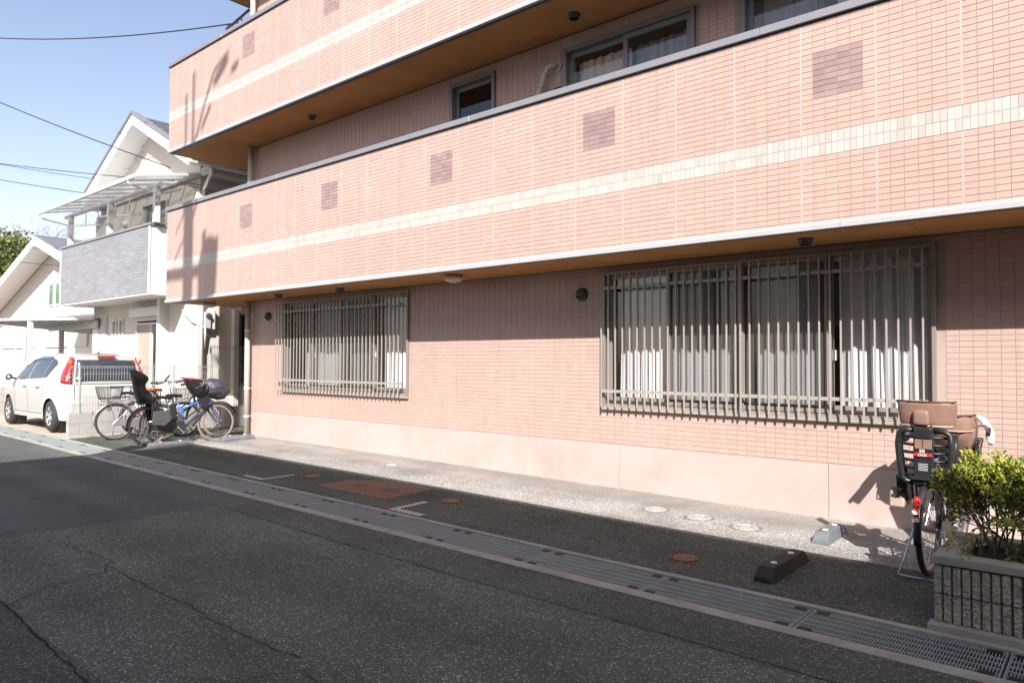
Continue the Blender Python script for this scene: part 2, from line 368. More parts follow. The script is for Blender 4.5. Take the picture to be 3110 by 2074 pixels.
for k in range(-19, 2):
    x = 12.93+k+.0
    if x > 24: break
    sl_ = (gx(x+1)-gx(x))
    t = empty('drain_grating', (x, 0, gx(x)-.03), None, 'drain grating', 'steel gratings over the roadside drain')
    t['label'] = GL_.get(k, 'far galvanised drain grating in the run past the bicycles and driveway')
    t.rotation_euler = (0, -math.atan(sl_), 0)
    link('frame', gf, t)
    o = link('bars', gb, t); o['kind'] = 'stuff'
    for px in (.06, .93):
        for py in (G1+.045, G2-.045): link('rubber_pad', gp, t).location = (px, py, 0)
# ---- joints and cracks in the asphalt (thin dark ribbons lying in the surface)
def ribbon(name, pts, wd, jit=.0, seed=0):
    rnd = random.Random(seed); P = []
    for (a, b) in zip(pts, pts[1:]):
        n = max(2, int(math.dist(a, b)/.06))
        for i in range(n):
            t = i/n; P.append((a[0]+(b[0]-a[0])*t+rnd.uniform(-jit, jit), a[1]+(b[1]-a[1])*t+rnd.uniform(-jit, jit)))
    P.append(pts[-1]); rows = [[], []]
    for i, p in enumerate(P):
        q0 = P[max(0, i-1)]; q1 = P[min(len(P)-1, i+1)]; dx, dy = q1[0]-q0[0], q1[1]-q0[1]; l = math.hypot(dx, dy) or 1
        ww = wd*rnd.uniform(.4, 1.25)*.5
        for s_, r_ in ((1, rows[0]), (-1, rows[1])): r_.append((p[0]-dy/l*ww*s_, p[1]+dx/l*ww*s_, gz(*p)+.004))
    mb = MB(); mb.grid(rows); o = mb.obj(name, M['crack'], fix=False); o['kind'] = 'structure'; return o
ribbon('road_joint', [(7.45,-2.25),(7.47,-2.46),(7.40,-3.25),(7.1,-3.98),(7.11,-4.48),(7.0,-8.9)], .006, .006, 1)
ribbon('road_joint', [(7.5,-2.65),(9.3,-2.71),(10.88,-2.715),(12.43,-2.70),(15,-2.73),(20,-2.72)], .007, .003, 2)
ribbon('road_joint', [(7.9,-4.97),(9.21,-4.97),(9.79,-5.0),(10.71,-5.03),(12,-5.05),(16,-5.0)], .012, .006, 3)
ribbon('road_crack', [(9.21,-4.96),(9.02,-4.74),(8.9,-4.31),(8.75,-4.24)], .006, .006, 4)
ribbon('road_crack', [(7.6,-4.12),(7.76,-4.23),(8.07,-4.2),(8.09,-4.24),(8.35,-4.18),(8.7,-4.19),(8.72,-4.23),(9.16,-4.24),(9.57,-4.25),(9.82,-4.25),(10.03,-4.23),(10.25,-4.26),(10.65,-4.25),(10.98,-4.25),(11.2,-4.22)], .006, .012, 5)
ribbon('road_crack', [(11.31,-4.29),(11.51,-4.33),(11.9,-4.36),(12.3,-4.3)], .005, .01, 6)
ribbon('road_crack', [(11.25,-4.4),(11.23,-4.47),(11.22,-4.6),(11.1,-4.9)], .005, .01, 7)
ribbon('road_crack', [(1.2,-2.6),(2.0,-3.4),(2.3,-4.2)], .008, .02, 8)
# ---- worn paint marks
wp = bpy.data.materials.new('worn_white_paint'); wp.use_nodes = True; t_ = wp.node_tree; b_ = t_.nodes['Principled BSDF']; b_.inputs['Base Color'].default_value = (.55,.55,.54,1); b_.inputs['Roughness'].default_value = .8
g_ = N(t_, 'ShaderNodeNewGeometry'); n_ = N(t_, 'ShaderNodeTexNoise', i={'Scale': 55., 'Detail': 5., 'Roughness': .7}); t_.links.new(g_.outputs['Position'], n_.inputs['Vector'])
m_ = N(t_, 'ShaderNodeMapRange', i={'From Min': .40, 'From Max': .52}); t_.links.new(n_.outputs['Fac'], m_.inputs['Value']); t_.links.new(m_.outputs[0], b_.inputs['Alpha'])
for (x, y) in ((6.21, -1.55), (8.74, -1.60)):
    if x < 7: mk = [(x-.42, x+.05, y, y+.07), (x-.01, x+.05, y+.07, y+.47)]
    else: mk = [(x-.02, x+.46, y, y+.09), (x-.02, x+.06, y+.09, y+.50)]
    mb = MB()
    for a, b, c, d in mk: mb.quad((a,c,gz(a,c)+.004),(b,c,gz(b,c)+.004),(b,d,gz(b,d)+.004),(a,d,gz(a,d)+.004))
    o = mb.obj('parking_mark', wp, fix=False); o['kind'] = 'structure'
# ---- manhole covers
M['ironl'] = pm('polished_iron_relief', (.42,.41,.39), .5, metal=.2, var=.2, vs=40)
def manhole(x, y, r, mat, label, grp):
    t = empty('manhole_cover', (x, y, gz(x, y)), label, 'manhole cover', grp)
    MB().lathe([(r*1.14, -.02), (r*1.14, .004), (r*1.02, .005), (r*1.02, -.02)], (0,0,0), n=36).obj('rim', mat, t)
    mb = MB().lathe([(0, .003), (r*.99, .003), (r*.99, -.02)], (0,0,0), n=36)
    lid = mb.obj('lid', mat if mat != M['rust'] else M['rust'], t); mb = MB()
    for q in (.88, .55): mb.ring((0,0,.004), r*q, .004, 'z', 36, 4)
    for i in range(12):
        a = i*math.pi/6; mb.beam((math.cos(a)*r*.6, math.sin(a)*r*.6, .005), (math.cos(a)*r*.82, math.sin(a)*r*.82, .005), r*.12, .004)
    for i in range(5):
        a = i*math.pi*.4; mb.beam((math.cos(a)*r*.1, math.sin(a)*r*.1, .005), (math.cos(a)*r*.45, math.sin(a)*r*.45, .005), r*.13, .004)
    mb.obj('cast_pattern', M['rustl'] if mat == M['rust'] else M['ironl'], t)
manhole(10.78, .17, .125, M['iron'], 'round grey cast iron cover in the sunlit strip, leftmost of the three', 'grey manhole covers along the wall')
manhole(11.275, .13, .13, M['iron'], 'round grey cast iron cover in the sunlit strip, middle one of the three', 'grey manhole covers along the wall')
manhole(11.775, .03, .13, M['iron'], 'round grey cast iron cover in the sunlit strip, nearest to the wheel stop', 'grey manhole covers along the wall')
manhole(11.80, -1.21, .10, M['rust'], 'rusty half-buried round cover in the shaded asphalt beside the drain', 'small rusty round covers')
manhole(8.91, -.90, .105, M['rust'], 'rusty round cover right of the large rusty grid', 'small rusty round covers')
manhole(6.49, -.97, .10, M['rust'], 'rusty round cover left of the large rusty grid', 'small rusty round covers')
manhole(6.57, .27, .09, M['iron'], 'faint worn round cover in the sunlit strip near the small grilled window', 'grey manhole covers along the wall')
# ---- large rusty access cover
t = empty('access_cover', (7.7, -.94, gz(7.7, -.94)), 'large rectangular rusty ribbed steel cover set in the shaded parking asphalt', 'access cover')
mb = MB(); X, Y_ = .605, .355
for a, b, c, d in ((-X, X, -Y_, -Y_+.018), (-X, X, Y_-.018, Y_), (-X, -X+.018, -Y_+.018, Y_-.018), (X-.018, X, -Y_+.018, Y_-.018)): mb.box(a, b, c, d, -.02, .006)
mb.obj('frame', M['rustl'], t)
for i in range(23):
    x = -X+.05*(i+.95); MB().box(x-.0085, x+.0085, -Y_+.018, Y_-.018, -.015, .0055).obj('rib', M['rustl'], t)
MB().box(-X+.018, X-.018, -Y_+.018, Y_-.018, -.02, .001).obj('plate', pm('rusty_asphalt_fill', (.035,.024,.02), .9, var=.3, vs=20, bump=.3, bs=120), t)
for sx in (-.25, .28): MB().box(sx-.09, sx+.09, -.07, .03, .001, .0075).obj('lifting_pocket', M['rust'], t)
# ---- wheel stops
M['stop'] = pm('recycled_plastic', (.125,.135,.145), .7, var=.2, vs=8, bump=.2, bs=90)
M['stopb'] = pm('brown_black_plastic', (.028,.025,.021), .7, var=.25, vs=8, bump=.2, bs=90)
def wheel_stop(x, y0, y1, label, mat, rounded=False, rz=0.):
    yc = (y0+y1)/2; t = empty('wheel_stop', (x, yc, gz(x, yc)), label, 'wheel stop', 'wheel stops in the parking bays', rz)
    h = (y1-y0)/2; W_, H_ = .075, .09
    if rounded: prof = [(-.07,0),(-.068,.04),(-.045,.08),(0,.093),(.045,.08),(.068,.04),(.07,0)]
    else: prof = [(-.072,0),(-.055,H_),(.055,H_),(.072,0)]
    mb = MB(); n = len(prof)
    for yy, s_ in ((-h, .35), (-h+.07, 1), (h-.07, 1), (h, .35)):
        for px, pz in prof: mb.v.append((px, yy, pz*(s_ if not rounded else (1 if s_ == 1 else .93))))
    for i in range(3):
        for j in range(n-1): mb.f.append((i*n+j, i*n+j+1, (i+1)*n+j+1, (i+1)*n+j))
    mb.f.append(tuple(range(n))); mb.f.append(tuple(range(3*n, 4*n)))
    mb.obj('body', mat, t, mods=[BEV(.006)])
    for yy in (-h*.45, h*.45): MB().lathe([(0,.006),(.022,.006),(.024,0)], (0, yy, (.093 if rounded else H_)), n=12).obj('bolt_cap', M['whitep'], t)
wheel_stop(12.49, -1.42, -.66, 'dark trapezoid wheel stop lying in the shade between drain and sunlit strip', M['stopb'])
wheel_stop(12.47, -.13, .43, 'grey wheel stop with sunlit front end below the child-seat bicycle shadow', M['stop'])
wheel_stop(2.25, -1.22, -.52, 'rounded dark grey wheel stop at the shadow edge in front of the bicycles', M['stop'], True, -.12)
wheel_stop(2.25, .02, .62, 'rounded light grey wheel stop beside the drainpipe corner', M['stop'], True, -.05)

# ---- grit and dry leaves gathered along the foot of the wall and the kerb
rn = random.Random(31); mb = MB()
for _ in range(520):
    x = rn.uniform(2, 15); near = rn.random() < .6; y = .89-abs(rn.gauss(0, .03)) if near else rn.uniform(-6, .8); r = rn.uniform(.003, .010); z = gz(x, y); a = rn.uniform(0, 6.28)
    p = [(x+r*math.cos(a+k*1.57)*rn.uniform(.5, 1), y+r*math.sin(a+k*1.57)*rn.uniform(.5, 1), z+rn.uniform(.001, .006)) for k in range(4)]; n = len(mb.v); mb.v += p+[(x, y, z+r*.8)]; mb.f += [(n,n+1,n+4),(n+1,n+2,n+4),(n+2,n+3,n+4),(n+3,n,n+4)]
o = mb.obj('grit', pm('grit', (.20,.15,.10), .9, var=.5, vs=9), None, fix=False); tag(o, 'scattered grit and bits of dry leaf on the asphalt and along the wall foot', 'grit', kind='stuff')
# ---------------------------------------------------------------- the tiled apartment building
BL = empty('apartment_building', (0, 0, 0), 'salmon tiled apartment building with long stacked balconies and cream tile bands', 'apartment building')
XR = 17.0; WY = .90; XL = 1.42
def hole_rects(x0, x1, z0, z1, holes):
    xs = sorted({x0, x1} | {min(max(h[i], x0), x1) for h in holes for i in (0, 1)}); out = []
    for a, b in zip(xs, xs[1:]):
        if b-a < 1e-4: continue
        cuts = sorted([(max(h[2], z0), min(h[3], z1)) for h in holes if h[0] <= a+1e-4 and h[1] >= b-1e-4 and h[3] > z0 and h[2] < z1]); z = z0
        for c, d in cuts:
            if c > z+1e-4: out.append((a, b, z, c))
            z = max(z, d)
        if z < z1-1e-4: out.append((a, b, z, z1))
    return out
W1 = [(2.80, 6.20, .95, 2.55), (9.68, 13.16, .95, 2.545)]          # ground floor window openings
W2 = [(7.07, 7.93, 4.15, 5.455), (9.09, 10.88, 3.7, 5.41), (11.40, 13.6, 3.7, 5.46)]
holes = [(a+.02, b-.02, c+.02, d-.02) for a, b, c, d in W1+W2]
mb = MB()
for a, b, c, d in hole_rects(XL, XR, .495, 12., holes): mb.box(a, b, WY+.0035, WY+.16, c, d)
mb.box(XL, XL+.16, WY+.16, 9, 0, 12)
wall = mb.obj('wall', M['grout'], BL)
MB().box(XL+.17, XR, 3.2, 3.3, -.2, 12).obj('inner_wall', M['room'], BL)
mb = MB()
for z in (-.05, 2.62, 5.6): mb.box(XL+.17, XR, WY+.17, 3.2, z, z+.12)
for x in (8.0, 11.0, XR-.12): mb.box(x, x+.1, WY+.17, 3.2, .07, 2.62)
mb.obj('inner_floor', M['room'], BL)
# rendered plinth in panels between joints
pj = [1.415, 4.655, 7.555, 8.37, 8.655, 9.90, 12.237, 14.6, XR]
for a, b in zip(pj, pj[1:]):
    MB().box(a+.004, b-.004, WY-.004, WY+.12, -.35, .497).obj('plinth_panel', M['plinth'], BL, mods=[BEV(.003, 1)])
MB().box(XL+.01, XR, WY+.004, WY+.1, -.3, .49).obj('plinth_core', M['grout'], BL)
# ---- tiles
TW, TH = .0955, .0455
tile_me = {k: MB().tile(-TW/2, TW/2, -TH/2, TH/2, 0, .006).mesh('tile', M[k]) for k in ('salmon', 'mauve')}
cream_me = MB().tile(-.0478/2, .0478/2, -.0955/2, .0955/2, 0, .006).mesh('cream_tile', M['cream'])
def camd(x, y, z): return (Vector((x, y, z))-Vector(CAM)).length
rnd = random.Random(3)
def lay(parent, name, spots, me_one, hw, hh, mat, ylim, n_one, yf):
    """spots: centres; the n_one nearest become objects, the rest one joined part"""
    spots = sorted(spots, key=lambda p: camd(p[0], yf, p[1])+(0 if inview(p, yf) else 100))
    for x, z in spots[:n_one]:
        o = link(name, me_one, parent); o.location = (x, yf+rnd.uniform(-.0004, .0004), z); o.rotation_euler = (rnd.uniform(-.006, .006), 0, rnd.uniform(-.004, .004))
    if len(spots) > n_one:
        mb = MB()
        for x, z in spots[n_one:]:
            d = rnd.uniform(-.0005, .0005); mb.tile(x-hw, x+hw, z-hh, z+hh, yf+d, yf+.006)
        o = mb.obj(name+'_field', mat, parent, fix=False); o['kind'] = 'stuff'
def inview(p, y):
    d = cam.matrix_world.inverted() @ Vector((p[0], y, p[1]))
    if d.z > -.2: return False
    return abs(d.x/d.z) < .716 and abs(d.y/d.z) < .478
def parapet(z0, zband, z1, cream_one, tile_one, mauve_one, label):
    core = MB().box(-.0, XR, .0035, .15, z0, z1).box(0, .15, .15, 4.5, z0, z1).obj('parapet', M['grout'], BL); core['label'] = label
    sp, mv, cr = [], [], []
    patches = [(2.802+2.4*k, 3.202+2.4*k) for k in range(6)]
    cols = [2.102+.1*i+.05 for i in range(-21, 149)]
    def rows(za, zb, up):
        z = za; out = []
        while (z+.05 <= zb+.012) if up else (z-.05 >= zb-.012):
            out.append(z+.025 if up else z-.025); z += .05 if up else -.05
        return out, z
    ru, zu = rows(zband+.10, z1, True); rd, zd = rows(zband-.10, z0, False)
    for x in cols:
        if x < 0 or x > XR-.05: continue
        for z in ru+rd:
            pt = any(a < x < b for a, b in patches) and zband+.405 < z < zband+.805
            (mv if pt else sp).append((x, z))
    x = .004+.025
    while x < XR-.03:
        for s_ in (-1, 1): cr.append((x, zband+s_*.05))
        x += .05
    lay(core, 'tile', sp, tile_me['salmon'], TW/2, TH/2, M['salmon'], 0, tile_one, 0)
    lay(core, 'mauve_tile', mv, tile_me['mauve'], TW/2, TH/2, M['mauve'], 0, mauve_one, 0)
    lay(core, 'cream_tile', cr, cream_me, .0478/2, .0955/2, M['cream'], 0, cream_one, 0)
    mb = MB()                                                    # cut tiles under the coping and above the drip trim
    for x in cols:
        if x < 0 or x > XR-.05: continue
        if z1-zu > .012: mb.tile(x-TW/2, x+TW/2, zu+.002, z1, 0, .006)
        if zd-z0 > .012: mb.tile(x-TW/2, x+TW/2, z0, zd-.002, 0, .006)
    o = mb.obj('cut_tile_row', M['salmon'], core, fix=False); o['kind'] = 'stuff'
    k = -3
    while 2.102+.6*k < XR:
        x = 2.102+.6*k
        if x > .1: MB().box(x-.0065, x+.0065, .0008, .005, z0, zband-.102).box(x-.0065, x+.0065, .0008, .005, zband+.102, z1).obj('expansion_joint', M['seal'], core)
        k += 1
    MB().box(0.004, XR, .0022, .005, zband-.005, zband+.005).obj('band_joint', M['groutw'], core)
    # coping in lengths
    xs = [-.03, 4.0, 8.32, 11.95, 15.6, XR] if z0 < 4 else [-.03, 2.1, 6.3, 10.4, 14.4, XR]
    for a, b in zip(xs, xs[1:]):
        mb = MB().box(a+.002, b-.002, -.032, .19, z1+.012, z1+.085)
        if a < 0: mb.box(-.03, .19, .19, 4.5, z1+.012, z1+.085)
        mb.obj('coping', M['capm'], core, mods=[BEV(.004, 1)])
    MB().box(-.01, XR, -.004, .16, z1, z1+.012).obj('coping_gasket', M['dark'], core)
    # drip trim
    xs = [-.014, 3.9, 7.9, 12.62, XR] if z0 < 4 else [-.014, 2.6, 7.35, 11.5, XR]
    for a, b in zip(xs, xs[1:]):
        mb = MB().prism([(-.012, z0-.002), (-.014, z0-.022), (-.020, z0-.027), (-.020, z0-.068), (.035, z0-.068), (.035, z0-.002)], 'x', a+.0015, b-.0015)
        if a < 0: mb.box(-.018, .035, .035, 4.5, z0-.068, z0-.002)
        mb.obj('drip_trim', M['trimw'], core)
    return core
P1 = parapet(2.68, 3.344, 4.4146, 280, 300, 96, 'lower balcony front clad in salmon tiles with a cream band')
P2 = parapet(5.662, 6.32, 7.30, 0, 0, 0, 'upper balcony front clad in salmon tiles with a cream band')
MB().box(0, XR, .006, .15, 9.23, 10.4).box(0, .15, .15, 4.5, 9.23, 10.4).obj('parapet', M['grout'], BL)
MB().box(-.014, XR, -.015, .035, 9.17, 9.23).box(-.014, .035, .035, 4.5, 9.17, 9.23).obj('drip_trim', M['trimw'], BL)
# ---- balcony slabs with soffit boards
for zs, off in ((2.614, .5), (5.582, .07), (9.16, .3)):
    MB().box(.15, XR, .15, WY+.01, zs+.012, zs+.28).box(.15, XL, WY+.01, 4.5, zs+.012, zs+.28).obj('balcony_slab', M['concg'], BL)
    MB().box(.036, XR, .036, .06, zs-.004, zs+.01).box(.036, .06, .06, 4.5, zs-.004, zs+.01).obj('soffit_edge', M['vent'], BL)
    x = .06; nx = off+.9*math.ceil((.06-off)/.9+.01)
    while x < XR-.01:
        e = min(nx, XR)
        MB().box(x+.0022, e-.0022, .062, WY-.0, zs, zs+.011).obj('soffit_panel', M['soffit'], BL); x = nx; nx += .9
    for a, b in ((WY+.003, 1.9), (1.903, 2.9), (2.903, 4.4)): MB().box(.062, XL-.004, a, b-.003, zs, zs+.011).obj('soffit_panel', M['soffit'], BL)
    MB().box(XL, XR, WY-.012, WY-.001, zs-.008, zs+.002).obj('soffit_moulding', M['vent'], BL)
# ---- wall tiles (visible storeys)
def wall_tiles(z_top, z_bot, n_one):
    sp = []; z = z_top
    while z-.05 > z_bot-.02:
        for i in range(-118, 38):
            x = 13.231+.1*i+.05
            if x < XL+.04 or x > XR-.05: continue
            if any(a-.035 < x < b+.035 and c-.0 < z-.025 < d+.01 for a, b, c, d in W1+W2): continue
            sp.append((x, z-.025))
        z -= .05
    lay(wall, 'tile', sp, tile_me['salmon'], TW/2, TH/2, M['salmon'], 0, n_one, WY)
wall_tiles(2.567, .50, 300)
wall_tiles(5.567, 4.3, 0)
wall_tiles(9.1, 7.2, 0)
mb = MB()                                                        # cut row under the soffit
for i in range(-118, 38):
    x = 13.231+.1*i+.05
    if XL+.04 < x < XR: mb.tile(x-TW/2, x+TW/2, 2.570, 2.612, WY, WY+.006)
o = mb.obj('cut_tile_row', M['salmon'], wall, fix=False); o['kind'] = 'stuff'
# ---- windows
def curtain(name, x0, x1, y, z0, z1, mat, label, pleat=.13, amp=.035, seed=1, flare=0.):
    rnd = random.Random(seed); n = int((x1-x0)/.009)+2; ph = 0; cs = []; f = 1.
    for i in range(n):
        if i % 9 == 0: f = rnd.uniform(.55, 1.5); a_ = rnd.uniform(.5, 1.2)
        ph += 2*math.pi*.009/pleat*f; cs.append((ph, a_))
    rows = []
    for j in range(9):
        t = j/8; z = z1+(z0-z1)*t; row = []
        for i in range(n):
            x = x0+(x1-x0)*i/(n-1)
            p, a = cs[i]; row.append((x+flare*t*t*math.sin(x*3.1), y+amp*a*(.55+.55*t)*math.sin(p+.4*math.sin(3*t+x*2))+amp*.25*math.sin(p*2.3+1), z))
        rows.append(row)
    mb = MB(); mb.grid(rows); o = mb.obj(name, mat, None, smooth=True, fix=False)
    return tag(o, label, 'curtain', 'curtains behind the windows')
def sash(par, x0, x1, z0, z1, y, mat, wd=.045, dp=.032, kn='sash'):
    mb = MB().box(x0, x0+wd, y, y+dp, z0, z1).box(x1-wd, x1, y, y+dp, z0, z1).box(x0+wd, x1-wd, y, y+dp, z0, z0+wd*1.5).box(x0+wd, x1-wd, y, y+dp, z1-wd, z1)
    return mb.obj(kn, mat, par, mods=[BEV(.002, 1)])
def pane(a, b, y, z0, z1, mat, par):
    return MB().quad((a, y, z0), (b, y, z0), (b, y, z1), (a, y, z1)).obj('pane', mat, par, fix=False)
def grilled_window(bounds, divs, bars, mids, label, seed):
    x0, x1, z0, z1 = bounds
    fr = MB(); f = .035
    fr.box(x0, x0+f, WY-.035, WY+.10, z0, z1).box(x1-f, x1, WY-.035, WY+.10, z0, z1).box(x0+f, x1-f, WY-.035, WY+.10, z1-f, z1)
    fr.box(x0+f, x1-f, WY-.03, WY+.10, z0, z0+.035)
    for d in (mids or []): fr.box(d-.03, d+.03, WY-.034, WY+.10, z0+.035, z1-f)
    w_ = fr.obj('window', M['bronze'], BL, mods=[BEV(.003, 1)]); w_['label'] = label
    MB().box(x0-.008, x1+.008, WY-.045, WY-.003, z0-.038, z0-.002).obj('sill', M['bar'], w_, mods=[BEV(.004, 1)])
    ed = [x0+f]+divs+[x1-f]
    for i, (a, b) in enumerate(zip(ed, ed[1:])):
        outer = i in (1, 2)
        yy = WY+.012 if outer else WY+.05
        sash(w_, a-.02 if i else a, b+.02 if i < 3 else b, z0+.04, z1-f-.002, yy, M['bronze'], .05)
        pane(a+.01, b-.01, yy+.014, z0+.11, z1-f-.05, M['glass'], w_)
        if outer:
            sash(w_, a+.005, b-.005, z0+.042, z1-f-.004, WY-.012, M['bronze'], .03, .018, 'screen_frame')
            MB().quad((a+.03, WY-.003, z0+.09), (b-.03, WY-.003, z0+.09), (b-.03, WY-.003, z1-f-.03), (a+.03, WY-.003, z1-f-.03)).obj('insect_screen', M['net'], w_, fix=False)
    MB().box(x0+.03, x1-.03, WY-.042, WY-.03, z0+.002, z0+.014).obj('track', M['bar'], w_)
    # grille
    yb = WY-.11
    bar = MB().box(-.0075, .0075, -.007, .007, z0-.004, z1-.045).mesh('grille_bar', M['bar'])
    for x in bars:
        o = link('grille_bar', bar, w_); o.location = (x, yb, 0)
    segs = [(bars[0]-.03, bars[-1]+.03)] if not mids else [(bars[0]-.02, bars[17]+.03), (bars[18]-.03, bars[-1]+.03)]
    for a, b in segs:
        for z in (z0+.185, z1-.20): MB().box(a, b, yb+.0085, yb+.020, z-.017, z+.017).obj('grille_rail', M['bar'], w_)
        for x in (a+.02, b-.02):
            for z in (z0+.185, z1-.20): MB().box(x-.012, x+.012, yb+.02, WY-.05, z-.012, z+.012).obj('grille_bracket', M['bar'], w_)
    return w_
bars_l = [9.72+.0968*i for i in range(18)]+[11.418+.0975*i for i in range(18)]
bars_s = [2.70+.0965*i for i in range(36)]
wL = grilled_window(W1[1], [10.53, 11.385, 12.25], bars_l, [11.385], 'large grilled four-panel window on the right', 5)
wS = grilled_window(W1[0], [3.64, 4.49, 5.34], bars_s, None, 'smaller grilled four-panel window on the left', 9)
for x in (12.29,): MB().box(x-.016, x+.016, WY+.03, WY+.048, 1.50, 1.60).obj('latch', M['whitep'], wL)
for x in (3.72, 5.38): MB().box(x-.014, x+.012, WY+.03, WY+.048, 1.54, 1.62).obj('latch', M['whitep'], wS)
CY = WY+.18
curtain('curtain', 9.80, 10.56, CY, 1.03, 2.50, M['curtain'], 'white curtain in the leftmost panel of the large grilled window', seed=1)
curtain('curtain', 10.57, 11.33, CY, 1.03, 2.50, M['curtain'], 'white curtain behind the second panel of the large grilled window', seed=2)
curtain('curtain', 11.46, 12.10, CY+.02, 1.03, 2.50, M['curtain'], 'white curtain behind the third panel of the large grilled window', seed=3)
curtain('curtain', 12.30, 13.10, CY, 1.03, 2.50, M['curtain'], 'white curtain in the rightmost panel of the large grilled window', pleat=.17, amp=.045, seed=4, flare=.02)
curtain('curtain', 3.25, 3.62, CY, 1.03, 2.50, M['curtain3'], 'grey curtain in the leftmost panel of the small grilled window', seed=5)
curtain('curtain', 3.66, 4.44, CY, 1.03, 2.50, M['curtain'], 'white curtain in the second panel of the small grilled window', pleat=.11, seed=6)
curtain('curtain', 4.52, 5.28, CY, 1.03, 2.50, M['curtain3'], 'dim curtain in the third panel of the small grilled window', seed=7)
curtain('curtain', 5.40, 6.14, CY, 1.03, 2.50, M['curtain'], 'white curtain in the rightmost panel of the small grilled window', pleat=.10, seed=8)
def plain_window(b, divs, label):
    x0, x1, z0, z1 = b; f = .05; fr = MB()
    fr.box(x0, x0+f, WY-.04, WY+.1, z0, z1).box(x1-f, x1, WY-.04, WY+.1, z0, z1).box(x0+f, x1-f, WY-.04, WY+.1, z1-f, z1).box(x0+f, x1-f, WY-.04, WY+.1, z0, z0+f)
    w_ = fr.obj('window', M['gsash'], BL, mods=[BEV(.003, 1)]); w_['label'] = label
    ed = [x0+f]+divs+[x1-f]
    for i, (a, b2) in enumerate(zip(ed, ed[1:])):
        yy = WY+.0 if i % 2 else WY+.04
        sash(w_, a-(.02 if i else 0), b2+(.02 if i < len(ed)-2 else 0), z0+f+.002, z1-f-.002, yy, M['gsash'], .06)
        pane(a+.02, b2-.02, yy+.014, z0+f+.05, z1-f-.05, M['glassd'] if len(ed) == 2 else M['glass'], w_)
    return w_
plain_window(W2[0], [], 'small grey-framed second-floor window')
wb = plain_window(W2[1], [9.97], 'wide grey-framed sliding window above the lower balcony')
plain_window(W2[2], [12.2, 12.9], 'grey-framed sliding window at the top right')
MB().box(9.16, 9.19, WY+.09, WY+.12, 3.8, 5.36).box(9.19, 9.95, WY+.09, WY+.12, 5.32, 5.35).obj('inner_frame', pm('wood_inner_frame', (.30,.16,.08), .6), wb)
curtain('curtain', 9.19, 9.96, CY, 3.7, 5.27, M['curtain2'], 'cream curtain in the left half of the wide upstairs window', seed=11)
curtain('curtain', 10.0, 10.84, CY+.03, 3.7, 5.27, M['curtain3'], 'grey lace curtain in the right half of the wide upstairs window', seed=12)
curtain('curtain', 11.45, 12.2, CY, 3.7, 5.33, M['curtain3'], 'grey curtain in the top right upstairs window', pleat=.2, seed=13)
curtain('curtain', 12.32, 12.6, CY-.05, 3.7, 5.33, M['curtain'], 'gathered pale curtain at the top edge of the picture', seed=14)

# ---- drainpipes
def drainpipe(x, z0, z1, r, clips, y=.80):
    mb = MB().tube([(x, y, z0), (x, y, z1)], r, 16); p = mb.obj('drainpipe', M['pipe'], BL, smooth=False)
    for f_ in p.data.polygons: f_.use_smooth = len(f_.vertices) == 4
    for z in clips:
        MB().lathe([(r+.001, -.012), (r+.006, -.012), (r+.006, .012), (r+.001, .012)], (x, y, z), n=16).box(x-.006, x+.006, y+r, WY+.02, z-.006, z+.006).box(x+r-.004, x+r+.03, y-.008, y+.008, z-.006, z+.006).obj('pipe_clip', M['whitep'], p)
drainpipe(1.70, -.02, 2.612, .052, (.42, .95, 2.05)); drainpipe(1.72, 4.3, 5.58, .052, (4.9,)); drainpipe(1.72, 7.2, 9.16, .052, (7.9,))
# ---- hoods, soffit vents, lamps
def hood(x, z, r):
    mb = MB(); n, m = 16, 8; rows = []
    for i in range(m+1):
        a = math.pi/2*i/m; rows.append([(x+r*math.cos(b_*2*math.pi/n)*math.sin(a)*1, WY-r*.95*math.cos(a), z+r*math.sin(b_*2*math.pi/n)*math.sin(a)) for b_ in range(n+1)])
    mb.grid(rows); mb.f = [f for f in mb.f if not (sum(mb.v[i][2] for i in f)/4 < z-r*.25 and sum(mb.v[i][1] for i in f)/4 < WY-r*.2)]
    o = mb.obj('vent_hood', M['vent'], BL, smooth=True, mods=[('SOLIDIFY', dict(thickness=.004))])
    MB().lathe([(0, 0), (r*.8, 0), (r*.8, .006)], (x, WY-.006, z), 'y').obj('vent_mouth', M['dark'], o)
hood(9.37, 2.30, .085); hood(2.27, 2.30, .085)
for x, y, r, z in ((3.40, .40, .062, 2.614), (5.10, .43, .062, 2.614), (12.20, .40, .062, 2.614), (9.53, .49, .065, 5.582), (4.12, .54, .062, 5.582), (13.9, .45, .062, 5.582)):
    v_ = MB().lathe([(r*1.15, 0), (r*1.12, -.014), (r*.97, -.030), (r*.9, -.055), (r*.8, -.055), (r*.8, -.01), (0, -.01)], (x, y, z), n=28).obj('soffit_vent', M['vent'], BL, smooth=False)
    mb = MB()
    for k in range(-2, 3): mb.box(x-.0015, x+.0015, y, y, 0, 0)
    MB().box(x-r*.75, x+r*.75, y-.004, y+.004, z-.035, z-.02).obj('vent_blade', M['dark'], v_)
for x, y in ((7.71, .33), (.78, .50)):
    b_ = MB().lathe([(0,-.002), (.12, -.002), (.118, -.035), (.13, -.045)], (x, y, 2.614), n=32).obj('ceiling_lamp', M['lampw'], BL, smooth=True)
    MB().lathe([(.135, -.040), (.137, -.052), (.115, -.075), (.075, -.095), (.03, -.104), (0, -.105)], (x, y, 2.614), n=32).obj('lamp_cover', M['lampw'], b_, smooth=True)
